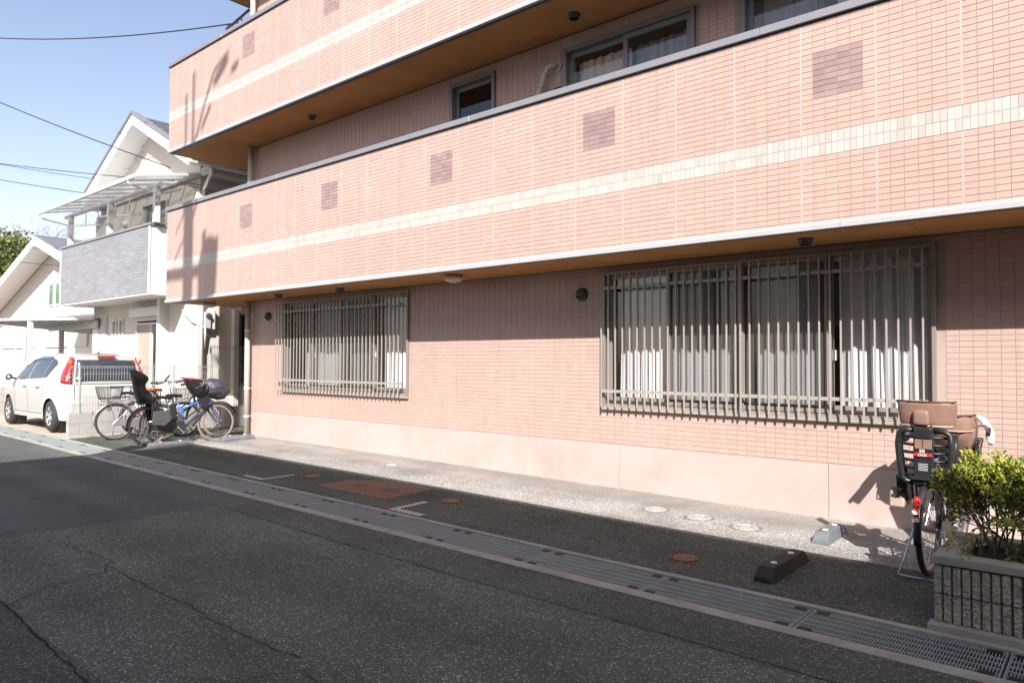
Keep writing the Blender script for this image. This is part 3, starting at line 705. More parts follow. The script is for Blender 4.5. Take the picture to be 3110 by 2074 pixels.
# ---- flexible air duct on the upstairs wall
d_ = MB().tube([(8.98, WY, 5.235), (8.96, WY-.06, 5.235), (8.90, WY-.10, 5.215), (8.86, WY-.10, 5.15), (8.79, WY-.09, 5.0), (8.74, WY-.09, 4.9), (8.73, WY-.09, 4.6)], .036, 12).obj('duct', M['pipe'], BL, smooth=True)
for (x, z) in ((8.86, 5.14), (8.78, 4.985)): MB().lathe([(.037, -.012), (.045, -.01), (.045, .01), (.037, .012)], (x, WY-.095, z), n=12).obj('duct_joint', M['pipe'], d_, smooth=True)
MB().lathe([(0, 0), (.075, 0), (.07, .015)], (8.98, WY-.012, 5.235), 'y').obj('wall_rose', M['pipe'], d_)
MB().lathe([(0, -.09), (.07, -.08), (.1, -.03), (.105, 0)], (9.02, WY, 4.86), 'y', 20).obj('round_hood', M['vent'], BL, smooth=True)
# ---- grey slanted laundry frame on the upper side balcony
lf = MB().beam((.02, 1.66, 9.12), (.02, 1.22, 8.58), .05, .05).beam((.02, 1.72, 8.96), (.02, 1.40, 8.56), .03, .03).beam((.02, 1.48, 8.86), (.02, 1.58, 8.70), .025, .025).beam((.02, 1.23, 8.62), (.02, 1.16, 8.48), .06, .07)
lf = lf.obj('laundry_frame', M['galv'], BL)
# ---------------------------------------------------------------- building across the street (behind the camera) and utility pole: they cast the shade
OB = empty('opposite_building', (9, -9, 0), 'beige apartment block across the street, only its shade in view', 'apartment building')
ow = pm('opposite_wall', (.16,.15,.13), .85)
def at(o, par): o.matrix_parent_inverse = Matrix.Translation(-Vector(par.location)); return o
at(MB().box(8.66, 34, -18, -9, -.3, 7.84).obj('wall', ow, OB), OB)
dpn = pm('dark_pane', (.03,.035,.04), .05)
for k in range(9):
    for zz in (1.0, 4.0):
        x = 9.3+2.6*k
        f_ = at(MB().box(x, x+1.5, -9.0, -8.96, zz, zz+1.4).obj('window', M['gsash'], OB), OB)
        MB().box(x+.06, x+1.44, -8.958, -8.952, zz+.06, zz+1.34).obj('pane', dpn, f_)
UP = empty('utility_pole', (6.90, -8.0, 0), 'concrete utility pole with transformer, seen as its shadow on the balconies', 'utility pole')
mb = MB().tube([(0,0,-.3),(0,0,11.95)], [.19,.155], 16); mb.obj('pole', M['concg'], UP, smooth=True)
MB().tube([(.72,.05,10.05),(.72,.05,10.62),(.72,.05,10.85),(.72,.05,11.0)], [.27,.28,.22,.08], 20).obj('transformer', M['greyp'], UP)
MB().tube([(1.0,.0,10.15),(1.06,0,10.5),(1.05,0,11.0)], [.08,.05,.09], 8).tube([(.98,0,10.25),(.98,0,10.02)], .09, 8).tube([(.62,.0,10.95),(.62,0,11.2)], .06, 8).obj('bushing', M['greyp'], UP)
MB().beam((-.92,0,10.50),(.85,0,10.50), .12, .13).beam((.12,0,11.45),(.5,0,12.1), .06, .06).beam((-.1,0,11.76),(-.52,0,11.30), .045, .045).beam((-.1,0,11.25),(-.56,0,10.78), .045,.045).obj('crossarm', M['galv'], UP)
MB().tube([(-.17,0,11.7),(-.17,0,13.95)], .035, 8).tube([(.12,0,11.9),(.12,0,14.3)], .04, 8).obj('antenna_pipe', M['galv'], UP)
MB().tube([(.18,0,12.9),(.55,0,13.6),(.92,0,14.15),(1.4,0,14.35)], .04, 8).beam((.95,0,13.95),(1.35,0,14.2), .16,.12).beam((.5,0,13.2),(.75,0,13.5), .12,.1).beam((1.55,0,14.0),(1.75,0,14.05), .1,.08).obj('lamp_arm', M['galv'], UP)

# ---------------------------------------------------------------- white house
HY, BY_, HXL, HXR = 1.31, .45, -7.45, -1.35
HS = empty('white_house', (0, 0, 0), 'white rendered two-storey house with grey-clad balcony and gabled roof', 'house')
M['hwall'] = pm('house_render', (.53,.50,.45), .85, var=.06, vs=1, bump=.2, bs=120)
M['hwhite'] = pm('house_white_trim', (.62,.62,.61), .5, var=.03)
M['slate'] = pm('grey_slate', (.13,.135,.15), .6, var=.2, vs=6)
M['gclad'] = tile_mat('grey_cladding', [(.20,.205,.225), (.235,.24,.26), (.215,.22,.235), (.255,.26,.28)], .6)
M['alu'] = pm('aluminium', (.55,.56,.57), .45, metal=.15, var=.04)
M['poly'] = net_mat('polycarbonate', (.80,.82,.83), .55)
W3 = [(-6.05, -5.80, .9, 2.55), (-5.60, -5.35, .9, 2.55), (-4.52, -3.0, .35, 2.52)]
hh = [(a, b, c, d) for a, b, c, d in W3]+[(-4.27, -2.93, 4.0, 5.36)]
mb = MB()
RZ = lambda x: 7.33-.515*abs(x+3.73)              # roof underside at x
for a, b, c, d in hole_rects(HXL, HXR, -.1, 5.45, hh): mb.box(a, b, HY, HY+.14, c, d)
mb.prism([(HXL+.35, 5.45), (HXR, 5.45), (HXR, RZ(HXR)-.03), (-3.73, 7.28), (HXL+.35, RZ(HXL+.35)-.03)], 'y', HY, HY+.14)
mb.box(HXR-.14, HXR, HY+.14, 8.5, -.1, 5.9); mb.box(HXL, HXL+.14, HY+.14, 8.5, -.1, 5.3)
mb.obj('wall', M['hwall'], HS)
MB().box(HXL+.15, HXR-.15, HY+1.2, HY+1.25, 0, 5.4).obj('inner_wall', M['room'], HS)
# roof
YV = .78
for s_, xe in ((1, -.82), (-1, -7.0)):
    n = 9; rf = MB()
    ze = 7.42-.515*abs(xe+3.73)
    rf = MB().prism([(-3.73, 7.42), (xe, ze), (xe, ze-.13), (-3.73, 7.27)], 'y', YV+.03, 8.8).obj('roof_side', M['slate'], HS)
    for k in range(11):                                           # shingle courses
        t0, t1 = k/11, (k+1)/11
        xa, xb = -3.73+(xe+3.73)*t0, -3.73+(xe+3.73)*(t1+.01); za, zb = 7.42+(ze-7.42)*t0, 7.42+(ze-7.42)*t1
        MB().prism([(xa, za+.004), (xb, zb+.022), (xb, zb+.004)] if s_ > 0 else [(xa, za+.004), (xb, zb+.004), (xb, zb+.022)], 'y', YV+.0, 8.8).obj('shingle', M['slate'], rf)
    # barge boards
    MB().prism([(-3.73, 7.44), (xe, ze+.02), (xe, ze-.24), (-3.73, 7.17)], 'y', YV-.02, YV+.03).obj('barge_board', M['hwhite'], rf)
    MB().prism([(-3.73, 7.50), (xe+.03*s_, ze+.06), (xe+.03*s_, ze+.02), (-3.73, 7.44)], 'y', YV-.06, YV+.1).obj('verge_flashing', M['capm'], rf)
    MB().prism([(-3.73, 7.27), (xe, ze-.135), (xe, ze-.16), (-3.73, 7.24)], 'y', YV+.03, HY).obj('eave_soffit', M['hwhite'], rf)
MB().prism([(-.88, 5.82), (-1.30, 5.80), (-1.36, 5.70), (-1.36, 5.62), (-.88, 5.62)], 'y', HY-.0, 8.8).obj('eave_box', M['hwall'], HS)
gt = MB().prism([(-.84, 5.72), (-.70, 5.72), (-.69, 5.80), (-.67, 5.92), (-.80, 5.93), (-.84, 5.84)], 'y', YV, 8.8).obj('gutter', M['hwhite'], HS)
MB().prism([(-.686, 5.80), (-.660, 5.81), (-.655, 5.845), (-.68, 5.84)], 'y', YV, 8.8).obj('gutter_bead', M['hwhite'], gt)
MB().tube([(-.76, 1.25, 5.72), (-.76, 1.28, 5.60), (-1.24, 1.36, 5.36), (-1.28, 1.37, 5.25), (-1.28, 1.37, .1)], .045, 12).obj('downpipe', M['hwhite'], HS, smooth=True)
# gable vents, round vents
for x in (-4.80, -4.42):
    for z in (6.58, 6.98):
        mb = MB().box(x-.085, x+.085, HY-.02, HY, z-.15, z+.15); v_ = mb.obj('gable_vent', M['hwhite'], HS)
        for q in range(5): MB().box(x-.075, x+.075, HY-.03, HY-.02, z-.13+q*.06, z-.10+q*.06).obj('louvre', M['greyp'], v_)
for x, z in ((-5.33, 6.48), (-5.36, 5.02)): MB().lathe([(0,-.11),(.06,-.10),(.10,-.05),(.105,0)], (x, HY, z), 'y', 18).obj('round_vent', M['alu'], HS, smooth=True)
# balcony
B = MB().box(HXL, -1.86, BY_+.02, HY-.001, 2.96, 3.10).box(HXL, -1.86, BY_+.012, BY_+.13, 3.10, 4.45).box(-1.99, -1.86, BY_+.13, HY-.001, 3.10, 4.45).box(HXL, HXL+.13, BY_+.13, HY-.001, 3.10, 4.45).obj('balcony', M['hwhite'], HS)
MB().box(HXL-.0, -1.84, BY_, HY, 2.925, 2.958).obj('balcony_soffit', M['hwhite'], B)
MB().box(HXL-.04, -1.82, BY_-.03, BY_+.16, 4.455, 4.51).box(-2.02, -1.82, BY_+.16, HY, 4.455, 4.51).obj('balcony_coping', M['capm'], B)
for x in (HXL, -1.92): MB().box(x, x+.075, BY_-.008, BY_+.01, 2.96, 4.45).obj('corner_trim', M['hwhite'], B)
rc = 20; z_ = 2.975; hz = (4.45-2.975)/rc; rn = random.Random(5); mbs = []
cm = MB().tile(-.147, .147, -hz/2+.002, hz/2-.002, 0, .012).mesh('cladding_tile', M['gclad'])
spots = []
for r in range(rc):
    x = HXL+.085+.13*(r % 2)
    while x < -1.93-.28: spots.append((x+.148, z_+hz*(r+.5))); x += .298
mb = MB()
for r in range(rc):
    xa = HXL+.085+.13*(r % 2); k_ = int((-1.93-.28-xa)/.298)+1; xe = xa+.298*k_; z = z_+hz*(r+.5)
    if r % 2: mb.tile(HXL+.08, xa-.003, z-hz/2+.002, z+hz/2-.002, BY_-.004, BY_+.008)
    if -1.925-xe > .02: mb.tile(xe+.002, -1.925, z-hz/2+.002, z+hz/2-.002, BY_-.004, BY_+.008)
mb.obj('cut_cladding', M['gclad'], B, fix=False)['kind'] = 'stuff'
lay(B, 'cladding_tile', spots, cm, .147, hz/2-.002, M['gclad'], 0, 250, BY_-.004)
# canopy over the balcony
for x in (-6.98, -4.33, -1.76): MB().box(x-.065, x+.065, BY_+.03, BY_+.14, 4.51, 5.30).obj('canopy_post', M['alu'], B)
MB().tube([(-7.35, BY_+.09, 5.33), (-1.55, BY_+.09, 5.33)], .055, 10).obj('canopy_beam', M['alu'], B)
FY = -.12
MB().beam((-7.35, FY, 5.33), (-1.30, FY, 5.33), .05, .07).beam((-7.35, HY-.03, 5.63), (-1.30, HY-.03, 5.63), .05, .06).obj('canopy_rail', M['greyp'], B)
for k in range(10):
    x = -7.33+.668*k
    MB().beam((x, FY, 5.35), (x, HY-.03, 5.65), .035, .045).obj('canopy_rafter', M['alu'], B)
    if k < 9: MB().prism([(FY, 5.385), (HY-.03, 5.685), (HY-.03, 5.691), (FY, 5.391)], 'x', x+.01, x+.658).obj('roof_panel', M['poly'], B)
for x in (-7.3, -1.62): MB().tube([(x, FY, 5.31), (x, FY, 5.24), (x, FY+.12, 5.2), (x, BY_+.1, 5.12)], .022, 8).obj('canopy_drain', M['hwhite'], B)
# laundry hangers
for x0 in (-6.55, -4.6):
    lh = MB()
    for dx in (0, .85): lh.tube([(x0+dx, .75, 5.5), (x0+dx, .75, 5.02)], .013, 6)
    lh.beam((x0-.1, .42, 5.0), (x0+1.0, .42+.55, 5.0), .03, .03)
    for q in range(7): lh.tube([(x0-.08+q*.17, .43+q*.086, 5.0), (x0-.08+q*.17, .43+q*.086, 5.07)], .008, 5)
    lh.obj('laundry_hanger', M['alu'], B)
# upstairs window, ground floor windows, shutters
def hwin(x0, x1, z0, z1, divs, curt, lab=None):
    f = MB().box(x0, x0+.045, HY-.05, HY+.05, z0, z1).box(x1-.045, x1, HY-.05, HY+.05, z0, z1).box(x0+.045, x1-.045, HY-.05, HY+.05, z1-.045, z1).box(x0+.045, x1-.045, HY-.05, HY+.05, z0, z0+.045)
    for d in divs: f.box(d-.03, d+.03, HY-.03, HY+.03, z0+.045, z1-.045)
    w_ = f.obj('window', M['alu'], HS)
    ed = [x0+.045]+divs+[x1-.045]
    for a, b in zip(ed, ed[1:]): pane(a, b, HY+.0, z0+.045, z1-.045, M['glass'], w_)
    return w_
hwin(-4.27, -2.93, 4.0, 5.36, [-3.65], 1)
w3 = hwin(-4.52, -3.0, .35, 2.40, [-3.72], 1); hwin(-6.05, -5.80, .9, 2.55, [], 1); hwin(-5.60, -5.35, .9, 2.55, [], 1)
MB().box(-4.60, -2.96, HY-.20, HY-.0, 2.54, 2.76).obj('shutter_box', M['hwhite'], w3, mods=[BEV(.01)])
MB().box(-4.55, -3.0, HY-.12, HY-.0, 2.44, 2.54).obj('shutter_slat', M['greyp'], w3)
MB().box(-2.95, -2.80, HY-.22, HY, .3, 2.95).obj('pipe_cover', M['hwhite'], HS)
MB().quad((-4.46, HY-.02, .4), (-3.75, HY-.02, .4), (-3.75, HY-.02, 2.38), (-4.46, HY-.02, 2.38)).obj('insect_screen', net_mat('house_screen', (.40,.36,.30), .8), w3, fix=False)
curtain('curtain', -3.68, -3.05, HY+.1, .4, 2.38, M['curtain'], 'white curtain drawn aside in the sliding window of the white house', seed=21)
curtain('curtain', -4.2, -2.98, HY+.1, 4.0, 5.3, M['curtain3'], 'grey curtain in the upstairs window of the white house', seed=22)
dr = MB().box(-7.40, -6.42, HY-.035, HY, .05, 2.68).obj('door_frame', M['greyp'], HS)
MB().box(-7.35, -6.95, HY-.06, HY-.035, .08, 2.62).obj('door_leaf', M['hwhite'], dr); MB().box(-6.93, -6.47, HY-.05, HY-.035, .08, 2.62).obj('door_leaf', M['greyp'], dr)
# side wall: meter, conduit, duct, window, insulators
mt = MB().box(HXR, HXR+.12, 1.47, 1.66, 2.18, 2.62).obj('meter_box', M['hwhite'], HS, mods=[BEV(.01)])
MB().box(HXR, HXR+.17, 1.40, 1.52, 2.20, 2.56).lathe([(0,0),(.0,.0)], (0,0,0)).obj('meter_case', M['greyp'], mt)
MB().lathe([(0,.20),(.055,.20),(.065,.17)], (HXR, 1.47, 2.47), 'x', 16).obj('meter_dial', M['vent'], mt)
MB().tube([(-2.0, 1.27, 2.62), (-1.9, 1.24, 2.58), (-1.45, 1.24, 2.35), (-1.22, 1.42, 2.22), (-1.27, 1.44, 2.05), (-1.3, 1.44, 1.7)], .028, 8).obj('conduit', M['hwhite'], HS, smooth=True)
MB().box(HXR, HXR+.14, 2.10, 2.22, .2, 2.66).obj('duct_cover', M['hwall'], HS)
sw = MB().box(HXR, HXR+.05, 2.27, 2.33, .9, 2.55).box(HXR, HXR+.05, 3.3, 3.36, .9, 2.55).box(HXR, HXR+.05, 2.33, 3.3, .9, .96).box(HXR, HXR+.05, 2.33, 3.3, 2.49, 2.55).obj('window', M['gsash'], HS)
MB().box(HXR, HXR+.15, 2.24, 3.4, 2.553, 2.80).obj('shutter_box', M['greyp'], sw)
MB().box(HXR, HXR+.02, 2.33, 3.3, .96, 2.49).obj('pane', pm('dark_side_pane', (.03,.035,.035), .05), sw)
for y, z in ((1.62, 5.12), (1.92, 5.2)):
    i_ = MB().tube([(HXR, y, z-.25), (HXR+.1, y, z-.25), (HXR+.12, y, z-.1)], .015, 6).lathe([(0,.12),(.05,.11),(.05,.06),(.03,.05),(.05,.0),(.05,-.04),(0,-.05)], (HXR+.12, y, z), n=12).obj('insulator', M['hwhite'], HS)
MB().tube([(HXR+.12, 1.62, 5.16), (HXR+.12, 1.76, 5.08), (HXR+.12, 1.92, 5.22)], .009, 5).tube([(-1.9, 1.05, 5.55), (-1.35, 1.3, 5.42), (HXR+.12, 1.5, 5.3), (HXR+.12, 1.92, 5.25)], .009, 5).tube([(-1.9, 1.05, 5.5), (-1.33, 1.27, 5.35), (HXR+.12, 1.62, 5.14)], .009, 5).obj('service_cable', M['dark'], HS)
# ---------------------------------------------------------------- overhead wires
M['wire'] = pm('wire_black', (.02,.022,.03), .6)
def wire(a, b, sag, r, label):
    a = Vector(a); b = Vector(b); P = []
    for i in range(25):
        t = i/24; p = a.lerp(b, t); p.z -= sag*4*t*(1-t); P.append(p)
    o = MB().tube(P, r, 6).obj('overhead_wire', M['wire']); return tag(o, label, 'wire', 'overhead wires left of the building')
wire((-12, -2.3, 11.0), (2.5, .10, 7.50), .35, .012, 'topmost overhead wire ending at the upper balcony coping')
wire((-12, -2.6, 10.15), (-1.95, .9, 5.84), .12, .014, 'steep overhead wire running down to the house gable')
wire((-13, -3.0, 7.9), (-6.2, .85, 6.26), .10, .008, 'thin upper wire of the lower bundle reaching the canopy')
wire((-13, -3.0, 7.7), (-1.95, 1.0, 5.55), .12, .010, 'middle wire of the lower bundle running across the canopy')
wire((-13, -3.0, 7.35), (-7.2, .9, 6.05), .05, .010, 'lowest wire of the bundle crossing the sky to the gable')
wire((-14, -.9, 5.1), (-9.0, .9, 4.70), .03, .009, 'wire passing in front of the bare tree')
wire((-14, -1.0, 4.9), (-9.0, .9, 4.20), .04, .010, 'short wire sloping over the neighbouring verge')
# ---------------------------------------------------------------- neighbouring house with the long verge
NY = 4.0
NH = empty('neighbour_house', (0, 0, 0), 'pale house with lap siding and a long sloping verge at the left edge', 'house')
M['siding'] = pm('pale_siding', (.52,.50,.49), .75, var=.04)
M['frost'] = pm('frosted_panel', (.42,.48,.46), .35, var=.05, vs=.6)
RN = lambda x: 6.44-(6.44-3.95)/(8.1)*(-18.9-x) if x < -18.9 else 6.44-.31*(x+18.9)
MB().prism([(-27.5, -.2), (-13.0, -.2), (-13.0, RN(-13.0)-.12), (-18.9, 6.31), (-27.5, RN(-27.5)-.12)], 'y', NY+.03, NY+9).obj('wall', M['siding'], NH)
z = 2.6; mbd = 0
while z < 6.12:
    xl = max(-27.5, -18.9-(6.31-z-.13)/((6.44-3.95)/8.1)); xr = min(-13, -18.9+(6.31-z-.13)/.31)
    MB().prism([(NY-.012, z), (NY+.025, z), (NY+.025, z+.118), (NY+.006, z+.118)], 'x', xl, xr).obj('siding_board', M['siding'], NH); z += .12
for z in [0.2+.12*i for i in range(20)]: MB().prism([(NY-.012, z), (NY+.025, z), (NY+.025, z+.118), (NY+.006, z+.118)], 'x', -27.5, -13).obj('siding_board', M['siding'], NH)
rf = MB().prism([(-18.9, 6.52), (-29, RN(-29)+.08), (-29, RN(-29)-.08), (-18.9, 6.34)], 'y', NY-.9, NY+9.5).prism([(-18.9, 6.52), (-12, RN(-12)+.08), (-12, RN(-12)-.08), (-18.9, 6.34)], 'y', NY-.9, NY+9.5).obj('roof', M['slate'], NH)
MB().prism([(-18.9, 6.33), (-29, RN(-29)-.09), (-29, RN(-29)-.12), (-18.9, 6.30)], 'y', NY-.9, NY).prism([(-18.9, 6.33), (-12, RN(-12)-.09), (-12, RN(-12)-.12), (-18.9, 6.30)], 'y', NY-.9, NY).obj('verge_soffit', M['hwhite'], rf)
MB().prism([(-18.9, 6.44), (-29, RN(-29)), (-29, RN(-29)-.34), (-18.9, 6.10)], 'y', NY-.95, NY-.9).prism([(-18.9, 6.44), (-12, RN(-12)), (-12, RN(-12)-.34), (-18.9, 6.10)], 'y', NY-.95, NY-.9).obj('barge_board', M['hwhite'], rf)
for x in (-20.0, -19.2): 
    f_ = MB().box(x-.02, x+.56, NY-.05, NY, 3.72, 4.7).obj('window', M['hwhite'], NH); MB().box(x+.05, x+.49, NY-.055, NY-.05, 3.79, 4.63).obj('pane', pm('green_pane', (.10,.17,.11), .1), f_)
for x0, x1 in ((-26.5, -24.6), (-24.4, -21.8), (-20.3, -17.8), (-17.0, -15.6)):
    MB().box(x0, x1, NY-.08, NY-.02, 2.0, 2.7).obj('frosted_window', M['frost'], NH)
MB().prism([(-15.9, 3.22), (-10.9, 3.20), (-10.9, 2.98), (-15.9, 3.02)], 'y', 2.5, NY).obj('porch_roof', M['hwhite'], NH)
# carport
CPT = empty('carport', (0, 0, 0), 'grey-beamed carport with flat ribbed roof beyond the white mesh fence', 'carport')
MB().beam((-10.6, -.75, 2.60), (-6.75, 1.10, 2.60), .08, .07).obj('beam', M['greyp'], CPT)
MB().prism([(-10.6, 2.35), (-6.8, 2.35), (-6.8, 2.55), (-10.6, 2.55)], 'y', 1.15, 1.2).obj('back_fascia', M['greyp'], CPT)
rdr = Vector((3.85, 1.85, 0)).normalized(); nrm = Vector((-rdr.y, rdr.x, 0))
for k in range(12):
    p = Vector((-10.5, -.70, 2.57))+rdr*(.36*k)
    MB().beam(p, p+nrm*4.1-Vector((0,0,.2)), .04, .05).obj('rafter', M['alu'], CPT)
a = Vector((-10.6, -.75, 2.62)); b = a+rdr*4.27
MB().grid([[a, b], [a+nrm*4.2-Vector((0,0,.2)), b+nrm*4.2-Vector((0,0,.2))]]).obj('roof_sheet', M['greyp'], CPT, fix=False)
for x, y in ((-8.75, .15), (-8.05, 1.75), (-10.9, 1.6)): MB().box(x-.06, x+.06, y-.06, y+.06, 0, 2.55).obj('post', M['greyp'], CPT)
tag(MB().tube([(-15.5, .6, 2.78), (-12.45, 1.0, 2.50), (-12.3, 1.0, 2.42), (-12.3, 1.0, .1)], .055, 10).obj('rail_arch', M['hwhite'], None, smooth=True), 'white bent steel pipe rising behind the white mesh fence', 'pipe arch')
# ---------------------------------------------------------------- mesh fences
def mesh_panel(par, p0, p1, z0, z1, dv, dh, mat, r=.0028, name='wire_mesh', fold=True):
    p0 = Vector(p0); p1 = Vector(p1); L_ = (p1-p0).length; d = (p1-p0)/L_; mb = MB()
    n = int(L_/dv)
    for i in range(n+1):
        p = p0+d*min(L_, i*dv); mb.beam((p.x, p.y, z0), (p.x, p.y, z1), r*2, r*2)
    m = max(1, round((z1-z0)/dh))
    for j in range(m+1):
        z = z0+(z1-z0)*j/m; mb.beam((p0.x, p0.y, z), (p1.x, p1.y, z), r*2.4, r*2.4)
    if fold: mb.beam((p0.x+.03, p0.y+.0, z1-.03), (p1.x+.03, p1.y, z1-.03), r*3, r*3)
    o = mb.obj(name, mat, par); o['kind'] = 'stuff'; return o
M['fmesh'] = pm('grey_fence_wire', (.33,.35,.34), .5, metal=.2)
FX = -.30
F1 = empty('mesh_fence', (0, 0, 0), 'grey wire mesh fence on a low concrete block wall beside the bicycles', 'fence')
for (a, b, zt) in ((-1.58, 1.06, 1.36), (1.08, 2.9, 1.78)):
    mesh_panel(F1, (FX, a, 0), (FX, b, 0), .50 if a < 1 else .1, zt, .05, .15 if a < 1 else .2, M['fmesh'])
for y, z in ((-1.42, 1.34), (.30, 1.36), (1.07, 1.74), (2.9, 1.74)): MB().tube([(FX+.03, y, .3), (FX+.03, y, z)], .02, 8).lathe([(0,.01),(.022,0),(.022,-.02)], (FX+.03, y, z)).obj('post', M['fmesh'], F1)
BW = empty('block_wall', (0, 0, 0), 'low pale concrete block wall under the grey mesh fence', 'wall')
for r in range(3):
    z0 = gx(FX)-.03-.19+.19*r+.07; y = -1.60
    k = 0
    while y < 2.9:
        ln = .39 if not (k == 0 and r % 2) else .19
        MB().box(FX-.06, FX+.055, y+.002, min(2.9, y+ln), z0, z0+.187).obj('block', M['concg'], BW, mods=[BEV(.003, 1)]); y += ln+.004; k += 1
MB().box(FX-.055, FX+.05, -1.595, 2.9, -.05, gx(FX)+.4).obj('mortar_core', M['concrete'], BW)
F2 = empty('white_mesh_fence', (0, 0, 0), 'white mesh fence on block wall behind the front of the parked car', 'fence')
mesh_panel(F2, (-6.9, -1.0, 0), (-6.9, 1.3, 0), .80, 1.40, .045, .09, M['whitep'], .006)
mesh_panel(F2, (-9.8, -1.0, 0), (-6.9, -1.0, 0), .80, 1.40, .045, .09, M['whitep'], .006)
MB().box(-6.93, -6.87, -1.0, 1.3, 1.39, 1.42).box(-9.8, -6.93, -1.02, -.98, 1.39, 1.42).obj('top_rail', M['whitep'], F2)
for r in range(4):
    for k in range(6): MB().box(-6.96, -6.84, -1.0+.394*k+.002, -1.0+.394*(k+1)-.002, .02+.194*r, .02+.194*r+.19).obj('block', M['concg'], F2, mods=[BEV(.003, 1)])
MB().box(-9.8, -6.96, -1.05, -.94, .02, .79).obj('block_base', M['concg'], F2)
# gate between house and building
GT = empty('mesh_gate', (0, 0, 0), 'pale mesh gate closing the gap between the white house and the building', 'gate')
mesh_panel(GT, (.25, 1.60, 0), (1.38, 1.60, 0), .15, 1.33, .045, .2, M['hwhite'], .004, fold=False)
MB().box(.22, .27, 1.58, 1.62, .1, 1.36).box(.27, 1.36, 1.58, 1.62, 1.32, 1.36).box(1.36, 1.41, 1.58, 1.62, .1, 1.36).box(.27, 1.36, 1.58, 1.62, .1, .15).obj('gate_frame', M['hwhite'], GT)
MB().box(.85, .93, 1.55, 1.58, .72, .95).obj('lock', M['alu'], GT)
MB().box(.25, .50, 1.57, 1.60, .16, 1.31).obj('gate_panel', M['greyp'], GT)
# grass tufts at the foot of the block wall
rn = random.Random(9); mb = MB()
for cx, cy, s_ in ((-.12, -1.25, .12), (-.12, -.7, .09), (-.10, -.2, .05)):
    for _ in range(60):
        a = rn.uniform(0, 6.28); r = rn.random()*s_; x, y = cx+r*.35*math.cos(a), cy+r*math.sin(a)*1.2; z = gz(x, y); h = rn.uniform(.02, .055); w2 = .006
        dx, dy = rn.uniform(-.03, .03), rn.uniform(-.03, .03)
        mb.quad((x-w2, y, z), (x+w2, y, z), (x+dx+w2*.3, y+dy, z+h), (x+dx-w2*.3, y+dy, z+h))
M['grass'] = pm('grass', (.16,.24,.05), .7, var=.3, vs=20)
tag(mb.obj('grass_tufts', M['grass'], None, fix=False), 'small green weeds growing along the foot of the block wall', 'weeds', kind='stuff')
# ---------------------------------------------------------------- trees
M['leafd'] = tile_mat('evergreen_leaf', [(.035,.06,.015), (.06,.095,.02), (.10,.13,.025), (.17,.17,.03)], .6)
M['bark'] = pm('bark', (.11,.085,.07), .9, var=.2)
def tree_crown(c, rad, n, leaf, mat, rn, blobs=26):
    mb = MB(); C_ = []
    for _ in range(blobs):
        a, b = rn.uniform(0, 6.28), rn.uniform(-1, 1); q = math.sqrt(1-b*b); R2 = rn.uniform(.35, .85)
        C_.append((Vector((math.cos(a)*q*rad[0]*R2, math.sin(a)*q*rad[1]*R2, b*rad[2]*R2)), rn.uniform(.22, .42)))
    for _ in range(n):
        cc, rr = rn.choice(C_); v_ = Vector((rn.gauss(0, 1), rn.gauss(0, 1), rn.gauss(0, 1))).normalized()*rr*rn.uniform(.6, 1.05)*rad[0]
        p = Vector(c)+cc+v_; u = Vector((rn.gauss(0,1), rn.gauss(0,1), rn.gauss(0,1))).normalized()*leaf; w2 = u.cross(Vector((rn.gauss(0,1), rn.gauss(0,1), rn.gauss(0,1)))).normalized()*leaf*.55
        mb.quad(p-u, p-w2*.8, p+u, p+w2*.8)
    return mb
rn = random.Random(12)
T1 = empty('evergreen_tree', (-43.6, 8.0, 0), 'dense yellow-green evergreen tree at the left edge behind the neighbour', 'tree')
tree_crown((0, 0, 6.9), (4.3, 4.3, 3.9), 15000, .17, M['leafd'], rn, 40).obj('crown', M['leafd'], T1, fix=False)
MB().tube([(0,0,0),(.1,0,3),(0,.1,6.5)], [.35,.28,.15], 8).tube([(0,0,3.5),(1.4,-1,6.2)], [.15,.06], 6).tube([(0,0,3.2),(-1.2,1.2,6.5)], [.15,.06], 6).obj('trunk', M['bark'], T1)
T2 = empty('bare_tree', (-40.5, 10.5, 0), 'pale leafless tree with fine twigs against the sky', 'tree')
tw = MB()
def branch(p, d, l, r, lev):
    q = p+d*l; tw.tube([p, (p+q)/2+Vector((rn.uniform(-.05,.05), rn.uniform(-.05,.05), 0))*l, q], [r, r*.8, r*.6], 4 if lev > 2 else 6)
    if lev < 6:
        for _ in range(3 if lev < 5 else 2):
            e = (d+Vector((rn.gauss(0,.42), rn.gauss(0,.42), rn.gauss(.05,.25)))).normalized(); branch(q, e, l*rn.uniform(.62, .8), r*.58, lev+1)
branch(Vector((0,0,0)), Vector((.03,0,1)), 3.6, .2, 0)
tw.obj('branches', pm('pale_twig', (.22,.18,.17), .9), T2)
# distant low houses beyond the street end
for x, y, wd, h, c in ((-75, -12, 14, 6.5, (.42,.40,.38)), (-95, 6, 18, 5.5, (.5,.47,.43)), (-80, 30, 22, 6, (.38,.37,.36))):
    hs = empty('distant_house', (x, y, 0), {-75: 'distant grey house down the street', -95: 'distant cream house at the street end', -80: 'distant low house behind the neighbouring roof'}[x], 'house')
    MB().box(-wd/2, wd/2, -5, 5, -.3, h).obj('wall', pm('distant_wall', c, .9), hs); MB().prism([(-5.5, h), (5.5, h), (0, h+2.2)], 'x', -wd/2-.4, wd/2+.4).obj('roof', M['slate'], hs)
